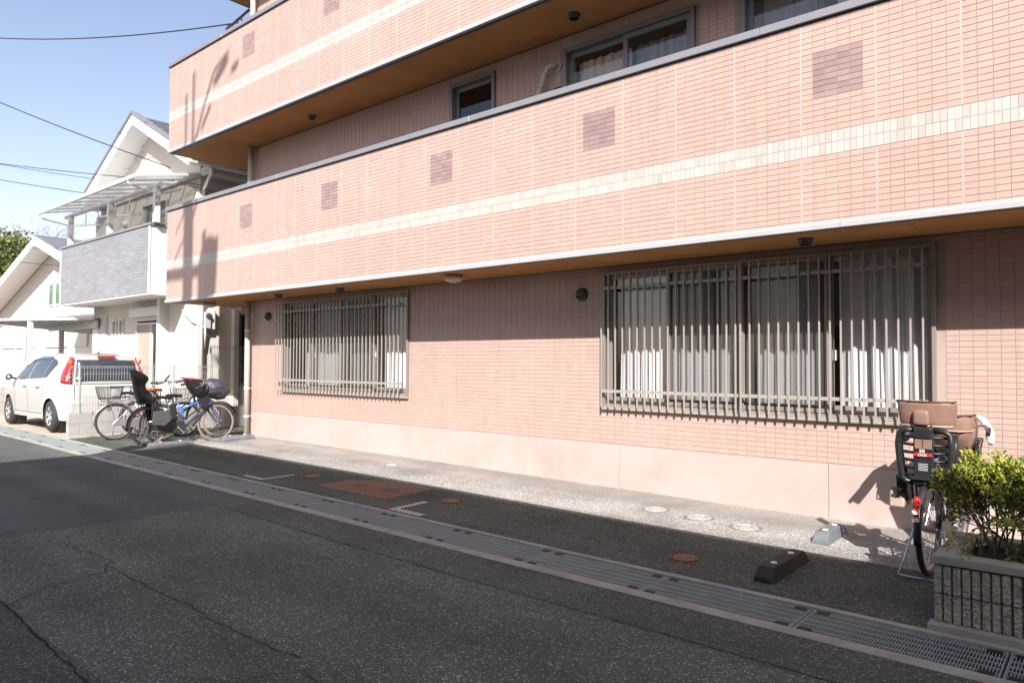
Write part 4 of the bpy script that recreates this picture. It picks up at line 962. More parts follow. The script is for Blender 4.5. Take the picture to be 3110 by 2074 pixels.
# ---------------------------------------------------------------- parked white hatchback, nose to the left
CX, CY0, CZ = -4.92, -.70, .075         # nose x, centre line y, ground z
CAR = empty('parked_car', (CX, CY0, CZ), 'white compact hatchback parked beyond the mesh fence, tail towards the bicycles', 'car')
M['carw'] = pm('white_car_paint', (.47,.46,.435), .2, var=.03, coat=.6, spec=.5)
M['cglass'] = pm('dark_car_glass', (.035,.045,.055), .04, var=.02, spec=.8)
M['cred'] = pm('red_lens', (.36,.012,.01), .15, coat=.8, var=.02)
M['cora'] = pm('orange_lens', (.75,.17,.02), .15, coat=.8, var=.02)
M['blk'] = pm('black_plastic', (.022,.022,.024), .45, var=.1)
M['alloy'] = pm('silver_wheel_cover', (.5,.5,.5), .3, metal=.5, var=.03)
M['tyre'] = pm('tyre_rubber', (.03,.03,.032), .75, var=.15, vs=20)
# local: x back from the nose (0) to the tail (4.08), z up
def ip(x, T):
    for (a, p), (b, q) in zip(T, T[1:]):
        if x <= b: t = (x-a)/(b-a); t = t*t*(3-2*t)*.4+t*.6; return p+(q-p)*t
    return T[-1][1]
TOP = [(0,.70),(.12,.84),(.5,.96),(1.0,1.07),(1.5,1.32),(1.9,1.47),(2.5,1.53),(3.2,1.525),(3.7,1.47),(3.86,1.43),(3.93,1.20),(3.99,1.0),(4.04,.85),(4.08,.66)]
WID = [(0,.58),(.15,.74),(.6,.82),(1.4,.845),(3.0,.845),(3.6,.82),(3.9,.77),(4.08,.68)]
BELT = [(0,.62),(.9,.92),(1.6,.97),(3.2,1.03),(4.08,1.02)]
WH = (.78, 3.38)
def zb(x):
    z = .235
    if x < .12: z = .34
    if x > 3.98: z = .34
    for c in WH:
        d = abs(x-c)
        if d < .36: z = max(z, .29+math.sqrt(.36**2-d*d))
    return z
def section(x):
    zt, w_, be, b0 = ip(x, TOP), ip(x, WID), ip(x, BELT), zb(x); be = min(be, zt-.05); P = []
    for k in range(6):
        z = b0+(be-b0)*k/5; u = (z-.2)/.8; P.append((w_*(.955+.045*math.sin(min(1, max(0, u))*math.pi*.8)), z))
    h = zt-be; wr = w_-.20*min(1, h/.5)-.02
    for t in (.25, .5, .75, .92): P.append((w_-.012-(w_-.012-wr)*t**1.25, be+(h-.055)*t))
    P += [(wr-.03, zt-.03), (wr-.10, zt-.008), (wr*.55, zt+.012), (0, zt+.018)]
    return P
xs = sorted(set([0, .04, .12, .25]+[.05*i for i in range(5, 80)]+[3.90, 3.93, 3.96, 3.99, 4.02, 4.05, 4.08]))
rows = []
for x in xs:
    P = section(x); rows.append([(x, -y, z) for y, z in P]+[(x, y, z) for y, z in P[::-1][1:]])
mb = MB(); mb.grid(rows)
for r in (rows[0], rows[-1]):
    n = len(mb.v); mb.v += r; mb.f.append(tuple(range(n, n+len(r))))
body = mb.obj('body', M['carw'], CAR, smooth=True)
MB().box(.1, 3.95, -.70, .70, .22, .60).obj('underbody', M['blk'], CAR)
def side_y(x, z):
    P = section(x)
    for (y0, z0), (y1, z1) in zip(P, P[1:]):
        if z0 <= z <= z1: t = (z-z0)/max(1e-5, z1-z0); return y0+(y1-y0)*t
    return P[-4][0]
def side_patch(name, poly_top, poly_bot, mat, par, off=.006, n=14, m=5):
    """patch on both flanks between a lower and an upper edge given as (x, z) tables"""
    for s_ in (-1, 1):
        rows = []
        for i in range(n+1):
            x = poly_bot[0][0]+(poly_bot[-1][0]-poly_bot[0][0])*i/n
            a, b = ip(x, poly_bot), ip(x, poly_top); rows.append([(x, s_*(side_y(x, a+(b-a)*j/m)+off), a+(b-a)*j/m) for j in range(m+1)])
        mb = MB(); mb.grid(rows); mb.obj(name, mat, par, smooth=True)
side_patch('side_window', [(1.24,1.05),(1.5,1.24),(1.8,1.37),(2.1,1.41)], [(1.24,1.02),(1.6,.99),(2.1,1.01)], M['cglass'], body)
side_patch('side_window', [(2.16,1.415),(2.5,1.44),(3.0,1.44)], [(2.16,1.01),(3.0,1.04)], M['cglass'], body)
side_patch('quarter_window', [(3.03,1.435),(3.25,1.40),(3.42,1.33)], [(3.03,1.04),(3.2,1.06),(3.42,1.31)], M['cglass'], body)
side_patch('window_visor', [(1.5,1.28),(1.8,1.41),(2.4,1.465),(3.0,1.47)], [(1.5,1.22),(1.8,1.36),(2.4,1.415),(3.0,1.415)], pm('smoked_visor', (.07,.08,.12), .2), body, .02)
for x in (1.30, 2.13, 3.02): side_patch('door_gap', [(x,.97),(x+.008,.97)], [(x,.33 if x < 2.9 else .66),(x+.008,.33 if x < 2.9 else .66)], M['dark'], body, .003, 1)
side_patch('bumper_gap', [(3.62,.80),(3.628,.80)], [(3.62,.66),(3.628,.66)], M['dark'], body, .003, 1)
side_patch('sill_gap', [(1.2,.335),(2.95,.335)], [(1.2,.325),(2.95,.325)], M['dark'], body, .003)
for s_ in (-1, 1):
    for x in (1.95, 2.75): MB().tube([(x-.10, s_*(side_y(x,.86)+.005), .865), (x-.08, s_*(side_y(x,.86)+.035), .865), (x+.08, s_*(side_y(x,.86)+.035), .87), (x+.10, s_*(side_y(x,.86)+.005), .87)], .014, 8).obj('door_handle', M['carw'], body, smooth=True)
    mr_ = MB().lathe([(0,-.09),(.05,-.08),(.075,-.03),(.08,.03),(.06,.06),(0,.07)], (1.32, s_*.98, 1.04), 'x', 14).obj('wing_mirror', M['carw'], body, smooth=True)
    MB().lathe([(0,.066),(.062,.060)], (1.322, s_*.98, 1.04), 'x', 14).obj('mirror_glass', M['cglass'], mr_)
    MB().beam((1.34, s_*.83, 1.0), (1.34, s_*.93, 1.02), .05, .04).obj('mirror_foot', M['blk'], mr_)
# tail: rear surface position for a height
def tail_x(z):
    zz = [(4.08,.66),(4.04,.85),(3.99,1.0),(3.93,1.20),(3.86,1.43)]
    for (x1, z1), (x2, z2) in zip(zz, zz[1:]):
        if z1 <= z <= z2: return x1+(x2-x1)*(z-z1)/(z2-z1)
    return 4.08 if z < .66 else 3.86
def tail_patch(name, y0, y1, z0, z1, mat, par, off=.01, y0t=None, y1t=None, m=6, n=8):
    rows = []
    for j in range(m+1):
        z = z0+(z1-z0)*j/m; t = j/m; a = y0+((y0t if y0t is not None else y0)-y0)*t; b = y1+((y1t if y1t is not None else y1)-y1)*t
        rows.append([(tail_x(z)+off-.10*(abs(a+(b-a)*i/n)/.8)**4*0, a+(b-a)*i/n, z) for i in range(n+1)])
    mb = MB(); mb.grid(rows); return mb.obj(name, mat, par, smooth=True, mods=[('SOLIDIFY', dict(thickness=.02, offset=0))])
tail_patch('tailgate', -.60, .60, .50, .92, M['carw'], CAR, .018)
for y0_, y1_, z0_, z1_ in ((-.612,-.602,.50,.93),(.602,.612,.50,.93),(-.60,.60,.492,.50)): tail_patch('tailgate_gap', y0_, y1_, z0_, z1_, M['dark'], CAR, .012, n=1)
tail_patch('tailgate_lip', -.58, .58, .925, .94, M['dark'], CAR, .016, n=1, m=1)
rw = tail_patch('rear_window', -.58, .58, .99, 1.40, M['cglass'], CAR, .018, -.52, .52)
MB().lathe([(0,.022),(.045,.022),(.045,0)], (3.99, -.52, 1.03), 'x', 16).obj('sticker', M['whitep'], rw)
for z, c in ((1.09, (.55,.65,.35)), (1.03, (.6,.7,.8))): MB().lathe([(0,.024),(.04,.024),(.04,0)], (3.985, .50, z), 'x', 16).obj('sticker', pm('sticker', c, .5), rw)
MB().beam((3.90, -.16, 1.46), (3.90, .16, 1.46), .05, .04).obj('brake_light', M['cred'], CAR)
MB().beam((3.985, 0.0, 1.02), (3.985, .36, 1.10), .015, .015).obj('wiper', M['blk'], CAR)
for s_ in (-1, 1):
    tl = MB(); rows = []
    for j in range(10):
        z = .95+.50*j/9; t = j/9; xt = tail_x(min(z, 1.43)); w0 = side_y(min(3.92, xt-.05), min(z, 1.40))
        a = .645-.075*t; b = w0+.012; wf = .16-.05*t
        rows.append([(xt+.016, s_*a, z), (xt+.006, s_*(a+(b-a)*.55), z), (xt-.035, s_*(b-.004), z), (xt-wf, s_*(side_y(xt-wf, min(z, 1.42))+.012), z+.01)])
    tl.grid(rows); o = tl.obj('tail_light', M['cred'], CAR, smooth=True, mods=[('SOLIDIFY', dict(thickness=.015, offset=0))])
    MB().beam((4.0, s_*.68, 1.04), (3.985, s_*.72, 1.10), .03, .07).obj('clear_lens', M['alloy'], o); MB().beam((3.90, s_*.63, 1.33), (3.885, s_*.655, 1.40), .02, .05).obj('indicator_lens', M['cora'], o)
    MB().beam((4.06, s_*.50, .43), (4.04, s_*.66, .44), .03, .045).obj('reflector', M['cred'], CAR)
    MB().lathe([(0,0),(.03,.0)], (0,0,0))
MB().prism([(-.68,.30),(.68,.30),(.72,.45),(.70,.62),(-.70,.62),(-.72,.45)], 'x', 3.86, 4.11).obj('bumper', M['carw'], CAR, mods=[BEV(.05, 4)])
pl = MB().box(4.105, 4.125, -.06+.1, .27+.1, .68, .845).obj('licence_plate', M['whitep'], CAR)
def text(s, size, loc, rot, mat, par, name='lettering'):
    c = bpy.data.curves.new(name, 'FONT'); c.body = s; c.size = size; c.extrude = .0008; c.align_x = 'CENTER'; c.align_y = 'CENTER'
    tmp = bpy.data.objects.new(name, c); COL.objects.link(tmp); dg = bpy.context.evaluated_depsgraph_get(); dg.update()
    me = bpy.data.meshes.new_from_object(tmp.evaluated_get(dg)); bpy.data.objects.remove(tmp); me.materials.clear(); me.materials.append(mat)
    o = link(name, me, par); o.location = loc; o.rotation_euler = rot; return o
M['green'] = pm('plate_green', (.05,.14,.08), .5)
text('2', .12, (4.127, .20, .755), (R_(90), 0, R_(90)), M['blk'], pl)
MB().beam((4.10, .0, .875), (4.10, .42, .875), .02, .02).obj('plate_garnish', M['blk'], CAR)
MB().tube([(3.5, 0, 1.545), (3.58, 0, 1.60)], .006, 5).lathe([(0,.03),(.03,.01),(.035,0)], (3.48, 0, 1.53)).obj('antenna', M['blk'], CAR)
tail_patch('windscreen_dummy', 0, 0, 0, 0, M['cglass'], CAR) if False else None
rows = []
for i in range(7):
    x = 1.05+.78*i/6; zt = ip(x, TOP)+.016; rows.append([(x-.004, y, zt+.010-.02*abs(y)) for y in (-.6+.02*i, -.3, 0, .3, .6-.02*i)])
MB().grid(rows).obj('windscreen', M['cglass'], CAR, smooth=True)
for wx in WH:
    for s_ in (-1, 1):
        wy = s_*.735
        wl = MB().lathe([(.19,-.09),(.285,-.085),(.305,-.05),(.308,0),(.305,.05),(.285,.085),(.19,.09)], (wx, wy, .305), 'y', 40).obj('wheel', M['tyre'], CAR, smooth=True)
        MB().lathe([(0,s_*.055),(.05,s_*.058),(.10,s_*.075),(.19,s_*.08),(.20,s_*.088),(.205,s_*.07)], (wx, wy, .305), 'y', 40).obj('wheel_cover', M['alloy'], wl, smooth=True)
        for k in range(6):
            a = k*math.pi/3+.3; MB().box(-.02, .02, s_*.078-.006, s_*.078+.006, .09, .165).obj('cover_slot', M['dark'], wl).matrix_local = Matrix.Translation((wx, wy, .305)) @ Matrix.Rotation(a, 4, 'Y')
        MB().lathe([(0,-.08),(.355,-.08),(.355,.07)], (wx, s_*.62, .30), 'y', 32).obj('wheel_arch', M['blk'], CAR)

# ---------------------------------------------------------------- bicycles
M['chrome'] = pm('bike_chrome', (.55,.55,.56), .25, metal=.8, var=.03)
M['tan'] = pm('tan_tyre', (.24,.19,.15), .8)
M['seatb'] = pm('black_child_seat_plastic', (.016,.017,.018), .4, var=.1, vs=10)
M['brown'] = pm('brown_child_seat_plastic', (.22,.135,.10), .4, var=.12, vs=9, dirt=((.18,.09,.06), .6, 7))
M['brownl'] = pm('pale_brown_rim', (.38,.27,.21), .45)
def shell(name, spine, mat, par, n=12, thick=.012, front=1):
    """curved shell: for each level (x back, z, half width, depth) a U opening to the front"""
    rows = []
    for x, z, hw, dp in spine:
        r = []
        for i in range(n+1):
            a = -1+2*i/n; s_ = 1 if a > 0 else -1; q = abs(a)
            if q < .5: u = q/.5; y = hw*math.sin(u*math.pi/2)*.98; xx = x+dp*.28*(1-math.cos(u*math.pi/2))
            else: u = (q-.5)/.5; y = hw*(.98+.02*u); xx = x+dp*(.28+.72*u)
            r.append((xx if front > 0 else xx, s_*y, z))
        rows.append(r)
    mb = MB(); mb.grid(rows); return mb.obj(name, mat, par, smooth=True, mods=[('SOLIDIFY', dict(thickness=thick, offset=0)), ('SUBSURF', dict(levels=1, render_levels=1))])
def wheel(name, par, x, R, tmat, rimmat, rt_=.021, spokes=28):
    w_ = MB().ring((x, 0, R), R-rt_, rt_, 'y', 48, 10).obj(name, tmat, par, smooth=True)
    MB().lathe([(R-rt_*2.2, -.011), (R-rt_*1.5, -.013), (R-rt_*1.5, .013), (R-rt_*2.2, .011), (R-rt_*2.2, -.011)], (x, 0, R), 'y', 48).obj('rim', rimmat, w_)
    MB().tube([(x, -.05, R), (x, .05, R)], .022, 10).tube([(x, -.065, R), (x, .065, R)], .009, 6).obj('hub', M['chrome'], w_)
    mb = MB()
    for k in range(spokes):
        a = 2*math.pi*k/spokes; s_ = .022 if k % 2 else -.022; b = a+(.5 if k % 4 < 2 else -.5)
        mb.tube([(x+.02*math.cos(b), s_, R+.02*math.sin(b)), (x+(R-rt_*2)*math.cos(a), 0, R+(R-rt_*2)*math.sin(a))], .0013, 3)
    o = mb.obj('spokes', M['chrome'], w_); o['kind'] = 'stuff'; return w_
def fender(name, par, x, R, a0, a1, mat):
    rows = []
    for i in range(19):
        a = R_(a0+(a1-a0)*i/18); rows.append([(x+r*math.cos(a), y, R+r*math.sin(a)) for y, r in ((-.026, R+.006), (-.02, R+.02), (0, R+.026), (.02, R+.02), (.026, R+.006))])
    mb = MB(); mb.grid(rows); return mb.obj(name, mat, par, smooth=True, mods=[('SOLIDIFY', dict(thickness=.002))])
def basket(name, par, c, bw, bd, h, mat, tw=1.3, k=7, rnd_=False):
    """wire basket: centre of the floor c, floor half size, height, flare"""
    mb = MB(); cx, cy, cz = c
    def lp(t):
        f = 1+(tw-1)*t; P = []
        for i in range(24):
            a = 2*math.pi*i/24; ca, sa = math.cos(a), math.sin(a); e = .45
            P.append((cx+bd*f*math.copysign(abs(ca)**e, ca), cy+bw*f*math.copysign(abs(sa)**e, sa), cz+h*t))
        return P
    for j in range(k+1): mb.tube(lp(j/k), .0055 if j == k else (.0035 if j else .006), 5, True)
    A, B2 = lp(0), lp(1)
    for i in range(24): mb.tube([A[i], B2[i]], .003, 4)
    for i in range(1, 12): mb.tube([A[i], A[24-i]], .003, 4)
    return mb.obj(name, mat, par)
def bicycle(loc, heading, label, L=1.12, R=.325, fmat=None, tyre=None, rim=None, fend=None, step=True, saddle=None, sz=.84, stand='two', bars=1.0, chain=None, sweep=True, cr=20):
    fmat = fmat or M['chrome']; rim = rim or M['chrome']; fend = fend or M['chrome']; saddle = saddle or M['seatb']; tyre = tyre or M['tyre']; chain = chain or M['chrome']
    t = empty('bicycle', (loc[0], loc[1], gz(loc[0], loc[1])), label, 'bicycle', 'bicycles parked against the building', math.pi/2-R_(heading))
    wheel('rear_wheel', t, 0, R, tyre, rim); wheel('front_wheel', t, L, R, tyre, rim)
    fender('rear_fender', t, 0, R, 25, 190, fend); fender('front_fender', t, L, R, 20, 160, fend)
    bb = (.46, 0, .285); st = (.30, 0, sz-.12); ht = (L-.20, 0, .80); hb = (L-.155, 0, .60)
    mb = MB().tube([bb, st], .017, 8).tube([ht, hb], .019, 8)
    if step: mb.tube([bb, (.62, 0, .30), (L-.30, 0, .50), hb], .022, 8).tube([(.41, 0, .44), (.62, 0, .44), (L-.28, 0, .60), (ht[0]+.01, 0, .74)], .014, 8)
    else: mb.tube([bb, hb], .024, 8).tube([(.36, 0, .55), (L-.24, 0, .735)], .018, 8)
    mb.tube([(0, .05, R), bb], .010, 6).tube([(0, -.05, R), bb], .010, 6).tube([(0, .05, R), (.315, .0, sz-.20)], .009, 6).tube([(0, -.05, R), (.315, 0, sz-.20)], .009, 6)
    mb.obj('frame', fmat, t, smooth=True)
    MB().tube([hb, (L-.12, 0, .52)], .018, 8).tube([(L-.12, .045, .53), (L-.05, .05, .42), (L, .055, R)], .011, 8).tube([(L-.12, -.045, .53), (L-.05, -.05, .42), (L, -.055, R)], .011, 8).tube([(L-.12, -.045, .53), (L-.12, .045, .53)], .012, 6).obj('fork', fmat, t, smooth=True)
    zb_ = .80+.20*bars; xx = ht[0]-.05
    hbar = MB().tube([ht, (xx, 0, zb_-.02)], .012, 8)
    for s_ in (-1, 1): hbar.tube([(xx, 0, zb_), (xx+.03, s_*.07, zb_+.01), (xx+.02, s_*.17, zb_+.04), (xx-.06, s_*.25, zb_+.05), (xx-.24, s_*.28, zb_+.01)] if sweep else [(xx, 0, zb_), (xx+.01, s_*.28, zb_+.02)], .011, 8)
    hbar = hbar.obj('handlebar', M['chrome'], t, smooth=True)
    for s_ in (-1, 1):
        MB().tube([(xx-.14, s_*.272, zb_+.03), (xx-.27, s_*.285, zb_+.0)], .017, 8).obj('grip', M['seatb'], hbar)
        MB().tube([(xx-.05, s_*.245, zb_+.03), (xx-.10, s_*.25, zb_-.0), (xx-.21, s_*.265, zb_-.035)], .006, 6).obj('brake_lever', M['chrome'], hbar)
    sd = MB(); rows = []
    for i, (px, hw, zt) in enumerate([(.10,.02,0),(.12,.085,.012),(.18,.10,.018),(.25,.07,.01),(.32,.035,.005),(.37,.02,0),(.385,.005,-.01)]):
        rows.append([(px, hw*math.cos(a), sz+zt+(.022 if math.sin(a) > 0 else .035)*math.sin(a)) for a in [k*math.pi/5 for k in range(11)]])
    sd.grid(rows); sd = sd.obj('saddle', saddle, t, smooth=True); MB().tube([(.27, 0, sz-.02), st], .012, 8).obj('seat_post', M['chrome'], t)
    if saddle == M['seatb']:
        MB().tube([(.15, .03, sz-.03), (.15, .03, sz-.09)], .012, 6).tube([(.15, -.03, sz-.03), (.15, -.03, sz-.09)], .012, 6).obj('saddle_spring', M['chrome'], sd)
    MB().prism([(.0-.06, R-.05), (.02, R+.055), (.46, .285+.09), (.55, .285+.02), (.53, .285-.07), (.44, .285-.095), (0, R-.06)], 'y', -.075, -.055).obj('chain_case', chain, t, mods=[BEV(.01)])
    ck = MB().tube([(.46, -.09, .285), (.46, .09, .285)], .016, 8).tube([(.46, -.09, .285), (.56, -.10, .17)], .010, 6).tube([(.46, .09, .285), (.36, .10, .40)], .010, 6).obj('crank', M['chrome'], t)
    for p in ((.56, -.14, .17), (.36, .14, .40)): MB().box(p[0]-.045, p[0]+.045, p[1]-.035, p[1]+.035, p[2]-.012, p[2]+.012).obj('pedal', M['blk'], ck)
    MB().beam((-.18, 0, .70), (.22, 0, .70), .11, .012).tube([(-.20, .06, .70), (.24, .06, .70)], .006, 6).tube([(-.20, -.06, .70), (.24, -.06, .70)], .006, 6).tube([(-.10, .06, .70), (0, .065, R)], .006, 6).tube([(-.10, -.06, .70), (0, -.065, R)], .006, 6).obj('rear_rack', fend, t)
    if stand == 'two': MB().tube([(-.02, .09, R), (-.10, .14, .10), (-.17, .16, .012), (-.19, .10, .010), (-.19, -.10, .010), (-.17, -.16, .012), (-.10, -.14, .10), (-.02, -.09, R)], .008, 6).obj('kickstand', M['chrome'], t)
    else: MB().tube([(.0, .07, R-.02), (-.03, .17, .01)], .008, 6).obj('kickstand', M['chrome'], t)
    MB().box(-R-.035, -R-.02, -.02, .02, .46, .52).obj('rear_reflector', M['cred'], t)
    MB().tube([(xx, .02, zb_), (xx+.06, .05, zb_-.08), (L-.10, .03, .62), (L-.12, .03, .55)], .003, 5).tube([(xx, -.05, zb_), (xx-.02, -.09, zb_-.15), (L-.3, -.03, .6), (.5, -.03, .35)], .003, 5).obj('cable', M['blk'], t)
    return t, sz, xx, zb_
M['rdark'] = pm('dark_bike_frame', (.045,.05,.055), .35, metal=.4); M['blue'] = pm('blue_bike_frame', (.05,.17,.62), .3, coat=.5, var=.03); M['orange'] = pm('orange_leather', (.55,.14,.04), .5, var=.1, vs=20)
A, *_ = bicycle((.60, -1.12), 14, 'silver city bicycle with a wire basket over its rear wheel, leftmost of the bicycles', fmat=M['chrome'], stand='one', sz=.83)
bk = basket('rear_basket', A, (-.10, 0, .74), .16, .17, .21, M['blk'], 1.28)
B1, *_ = bicycle((1.78, -1.04), 7, 'black electric bicycle with tall black rear child seat and covered front basket', L=1.13, fmat=M['rdark'], tyre=M['tan'], fend=M['rdark'], rim=M['rdark'], chain=M['rdark'], sz=.80)
C1, *_ = bicycle((1.42, -.69), 2, 'blue-framed bicycle standing behind the black electric bicycle', L=1.07, fmat=M['blue'], tyre=M['tan'], rim=M['chrome'], fend=M['blk'], step=False, sz=.80)
D1, *_ = bicycle((.22, -.55), 22, 'bicycle with an orange-brown saddle between the silver and the blue one', fmat=M['rdark'], tyre=M['tyre'], saddle=M['orange'], sz=.86, fend=M['blk'])
# child seat of the black bicycle
cs = shell('child_seat', [(-.30,1.28,.075,.08), (-.285,1.20,.13,.20), (-.265,1.13,.145,.25), (-.25,1.05,.12,.16), (-.24,.98,.12,.15), (-.225,.88,.15,.20), (-.20,.78,.16,.26), (-.15,.735,.14,.25)], M['seatb'], B1)
for s_ in (-1, 1): MB().tube([(-.09,s_*.15,.93), (.03,s_*.17,.92), (.085,s_*.17,.84), (.06,s_*.17,.70), (.04,s_*.17,.52)], .017, 8).obj('arm_guard', M['seatb'], cs, smooth=True)
for s_ in (-1, 1): MB().prism([(.0,.72),(.10,.70),(.17,.50),(.20,.40),(.02,.40),(.0,.55)], 'y', s_*.17-.012, s_*.17+.012).obj('leg_guard', M['seatb'], cs, mods=[BEV(.008)])
MB().box(-.19, .12, -.14, .14, .715, .745).obj('seat_base', M['seatb'], cs)
MB().prism([(.02,.58),(.28,.60),(.30,.42),(.20,.33),(.0,.36)], 'y', -.22, -.19).obj('skirt_guard', pm('grey_mesh_guard', (.06,.06,.06), .8), B1, mods=[BEV(.01)])
MB().box(.36, .44, -.045, .045, .36, .70).obj('battery', M['blk'], B1, mods=[BEV(.012)])
MB().prism([(.30,.38),(.56,.40),(.60,.26),(.50,.16),(.36,.18)], 'y', -.085, .06).obj('motor_cover', M['rdark'], B1, mods=[BEV(.02)])
MB().tube([(.98,0,.60), (.72,0,.30)], .033, 10).obj('down_tube', M['rdark'], B1)
fs = shell('front_child_seat', [(.56,1.12,.16,.28), (.60,1.02,.155,.25), (.66,.92,.14,.2), (.72,.83,.12,.15), (.78,.79,.09,.1)], M['seatb'], B1)
MB().tube([(.82,.155,1.10), (.64,.16,1.13), (.56,.10,1.135), (.55,0,1.14), (.56,-.10,1.135), (.64,-.16,1.13), (.82,-.155,1.10)], .013, 8).obj('red_seat_rim', pm('red_trim', (.45,.06,.03), .5), fs, smooth=True)
MB().prism([(.80,.95),(.93,1.02),(1.0,.72),(.93,.58),(.86,.62)], 'y', -.10, .10).obj('seat_bracket', M['seatb'], B1, mods=[BEV(.01)])
M['purple'] = pm('purple_grey_rain_cover', (.05,.045,.062), .5, var=.25, vs=12)
rn = random.Random(4); mb = MB(); rows = []
for i in range(19):
    a = math.pi*i/18; row = []
    for j in range(33):
        b = 2*math.pi*j/32; w2 = 1+.06*math.sin(5*b+3*a)+.05*math.sin(9*b-4*a)*math.sin(a)+.045*math.sin(11*a+4*b)+.03*math.sin(17*b+5*a)
        row.append((1.12+.24*math.sin(a)*math.cos(b)*w2*(1 if math.cos(b) < 0 else .95), .19*math.sin(a)*math.sin(b)*w2, .93+.175*math.cos(a)*w2-.10*math.sin(a)*math.cos(b)*.5))
    rows.append(row)
mb.grid(rows); mb.obj('basket_cover', M['purple'], B1, smooth=True)
basket('front_basket', D1, (1.10, 0, .74), .15, .12, .2, M['chrome'], 1.25)
basket('front_basket', A, (1.12, 0, .70), .16, .12, .20, M['chrome'], 1.25)
MB().beam((.80, -.03, 1.05), (.88, -.02, 1.16), .09, .012).obj('phone_holder', M['blk'], A)
MB().tube([(-.13,.05,.72),(-.13,.05,.88),(-.02,.05,.88),(-.02,.05,.72)], .008, 6).tube([(-.13,-.05,.72),(-.13,-.05,.88),(-.02,-.05,.88),(-.02,-.05,.72)], .008, 6).tube([(-.13,-.05,.88),(-.13,.05,.88)], .008, 6).obj('rack_frame', M['blk'], C1)

# ---------------------------------------------------------------- near bicycle with brown child seats
F_, *_ = bicycle((13.33, -.47), 2, 'bicycle with brown and black child seats standing behind the planter', L=1.03, fmat=M['rdark'], tyre=M['tyre'], fend=M['blk'], rim=M['chrome'], chain=M['blk'], sz=.80, stand='two', bars=.9)
def S_(name, bm_, mat, par, **k): return bm_.obj(name, mat, par, **k)
fsb = MB()
for s_ in (-1, 1): fsb.tube([(-.10, s_*.05, 1.035), (-.115, s_*.12, 1.035), (-.11, s_*.158, 1.01), (-.11, s_*.168, .93), (-.11, s_*.158, .80), (-.10, s_*.148, .69), (-.09, s_*.12, .665), (-.08, 0, .66)], .022, 8).tube([(.02, s_*.17, 1.0), (-.02, s_*.172, .9), (.0, s_*.165, .78), (.03, s_*.15, .69)], .016, 8)
seat = fsb.obj('rear_child_seat', M['seatb'], F_, smooth=True)
for z in (.985, .93, .875, .82, .765, .715):
    hw = .155-(1.0-z)*.03
    MB().tube([(.02, -hw, z-.01), (-.08, -hw*.95, z), (-.12, -hw*.5, z), (-.125, 0, z), (-.12, hw*.5, z), (-.08, hw*.95, z), (.02, hw, z-.01)], .0115, 6).obj('lattice_bar', M['seatb'], seat, smooth=True)
MB().box(-.15, -.118, -.062, .062, .655, 1.06).obj('spine_plate', M['seatb'], seat, mods=[BEV(.006)])
MB().box(-.158, -.150, -.056, .052, .905, .975).obj('brown_plate', M['brown'], seat, mods=[BEV(.004)])
MB().box(-.166, -.150, -.055, .058, .978, 1.055).obj('adjuster_block', M['seatb'], seat, mods=[BEV(.008)])
MB().box(-.160, -.158, -.003, .003, .92, .975).obj('adjuster_slot', M['dark'], seat)
rl = MB().box(-.162, -.150, -.056, .056, .852, .877).obj('red_label', pm('red_label', (.62,.02,.02), .4), seat, mods=[BEV(.005)])
text('OGK', .026, (-.1632, 0, .8645), (R_(90), 0, R_(-90)), M['whitep'], rl)
for q in range(5): MB().box(-.1535, -.1495, -.03, .03, .80-.011*q, .804-.011*q).obj('vent_line', M['greyp'], seat)
for zc in (.885,.893,.901): 
    for q in (-.012, 0, .012): MB().box(-.1535, -.1495, .006+q-.004, .006+q+.002, zc-.003, zc+.003).obj('white_dot', M['whitep'], seat)
MB().box(-.09, .17, -.14, .14, .655, .69).obj('seat_pan', M['seatb'], seat, mods=[BEV(.01)])
hr = shell('headrest', [(-.135,1.232,.178,.17), (-.132,1.19,.177,.175), (-.125,1.12,.170,.17), (-.115,1.068,.162,.15)], M['brown'], seat, thick=.010)
MB().tube([(.035,-.17,1.235), (-.09,-.176,1.236), (-.125,-.10,1.236), (-.137,0,1.236), (-.125,.10,1.236), (-.09,.176,1.236), (.035,.17,1.235)], .0065, 6).obj('headrest_rim', pm('dark_brown_rim', (.07,.03,.02), .5), hr, smooth=True)
MB().tube([(.03,-.158,1.066), (-.085,-.158,1.066), (-.115,-.09,1.066), (-.12,0,1.066), (-.115,.09,1.066), (-.085,.158,1.066), (.03,.158,1.066)], .007, 6).obj('headrest_lip', M['brownl'], hr, smooth=True)
MB().box(-.165, -.12, -.040, .062, 1.068, 1.178).obj('headrest_pad', M['brown'], hr, smooth=True, mods=[BEV(.024, 4)])
for s_ in (-.05, .042): MB().box(-.128, -.118, s_-.004, s_+.004, 1.03, 1.075).obj('headrest_post', M['blk'], hr)
for s_ in (-1, 1):
    MB().prism([(-.06,.70),(.10,.69),(.16,.60),(.14,.50),(.02,.50),(-.05,.58)], 'y', s_*.165-.035, s_*.165+.035).obj('leg_guard', M['seatb'], seat, mods=[BEV(.012)])
    MB().prism([(.0,.60),(.16,.60),(.18,.455),(-.02,.455)], 'y', s_*.205-.05, s_*.205+.05).obj('foot_rest', M['brownl'], seat, mods=[BEV(.012)])
    MB().box(-.02, -.012, s_*.205-.025, s_*.205+.03, .53, .55).obj('foot_slot', M['dark'], seat)
    MB().tube([(-.05, s_*.10, .66), (-.02, s_*.085, .45), (0, s_*.07, .325)], .008, 6).obj('seat_stay', M['blk'], seat)
MB().box(-.115, .13, -.045, .045, .63, .655).obj('rack_plate', M['blk'], F_)
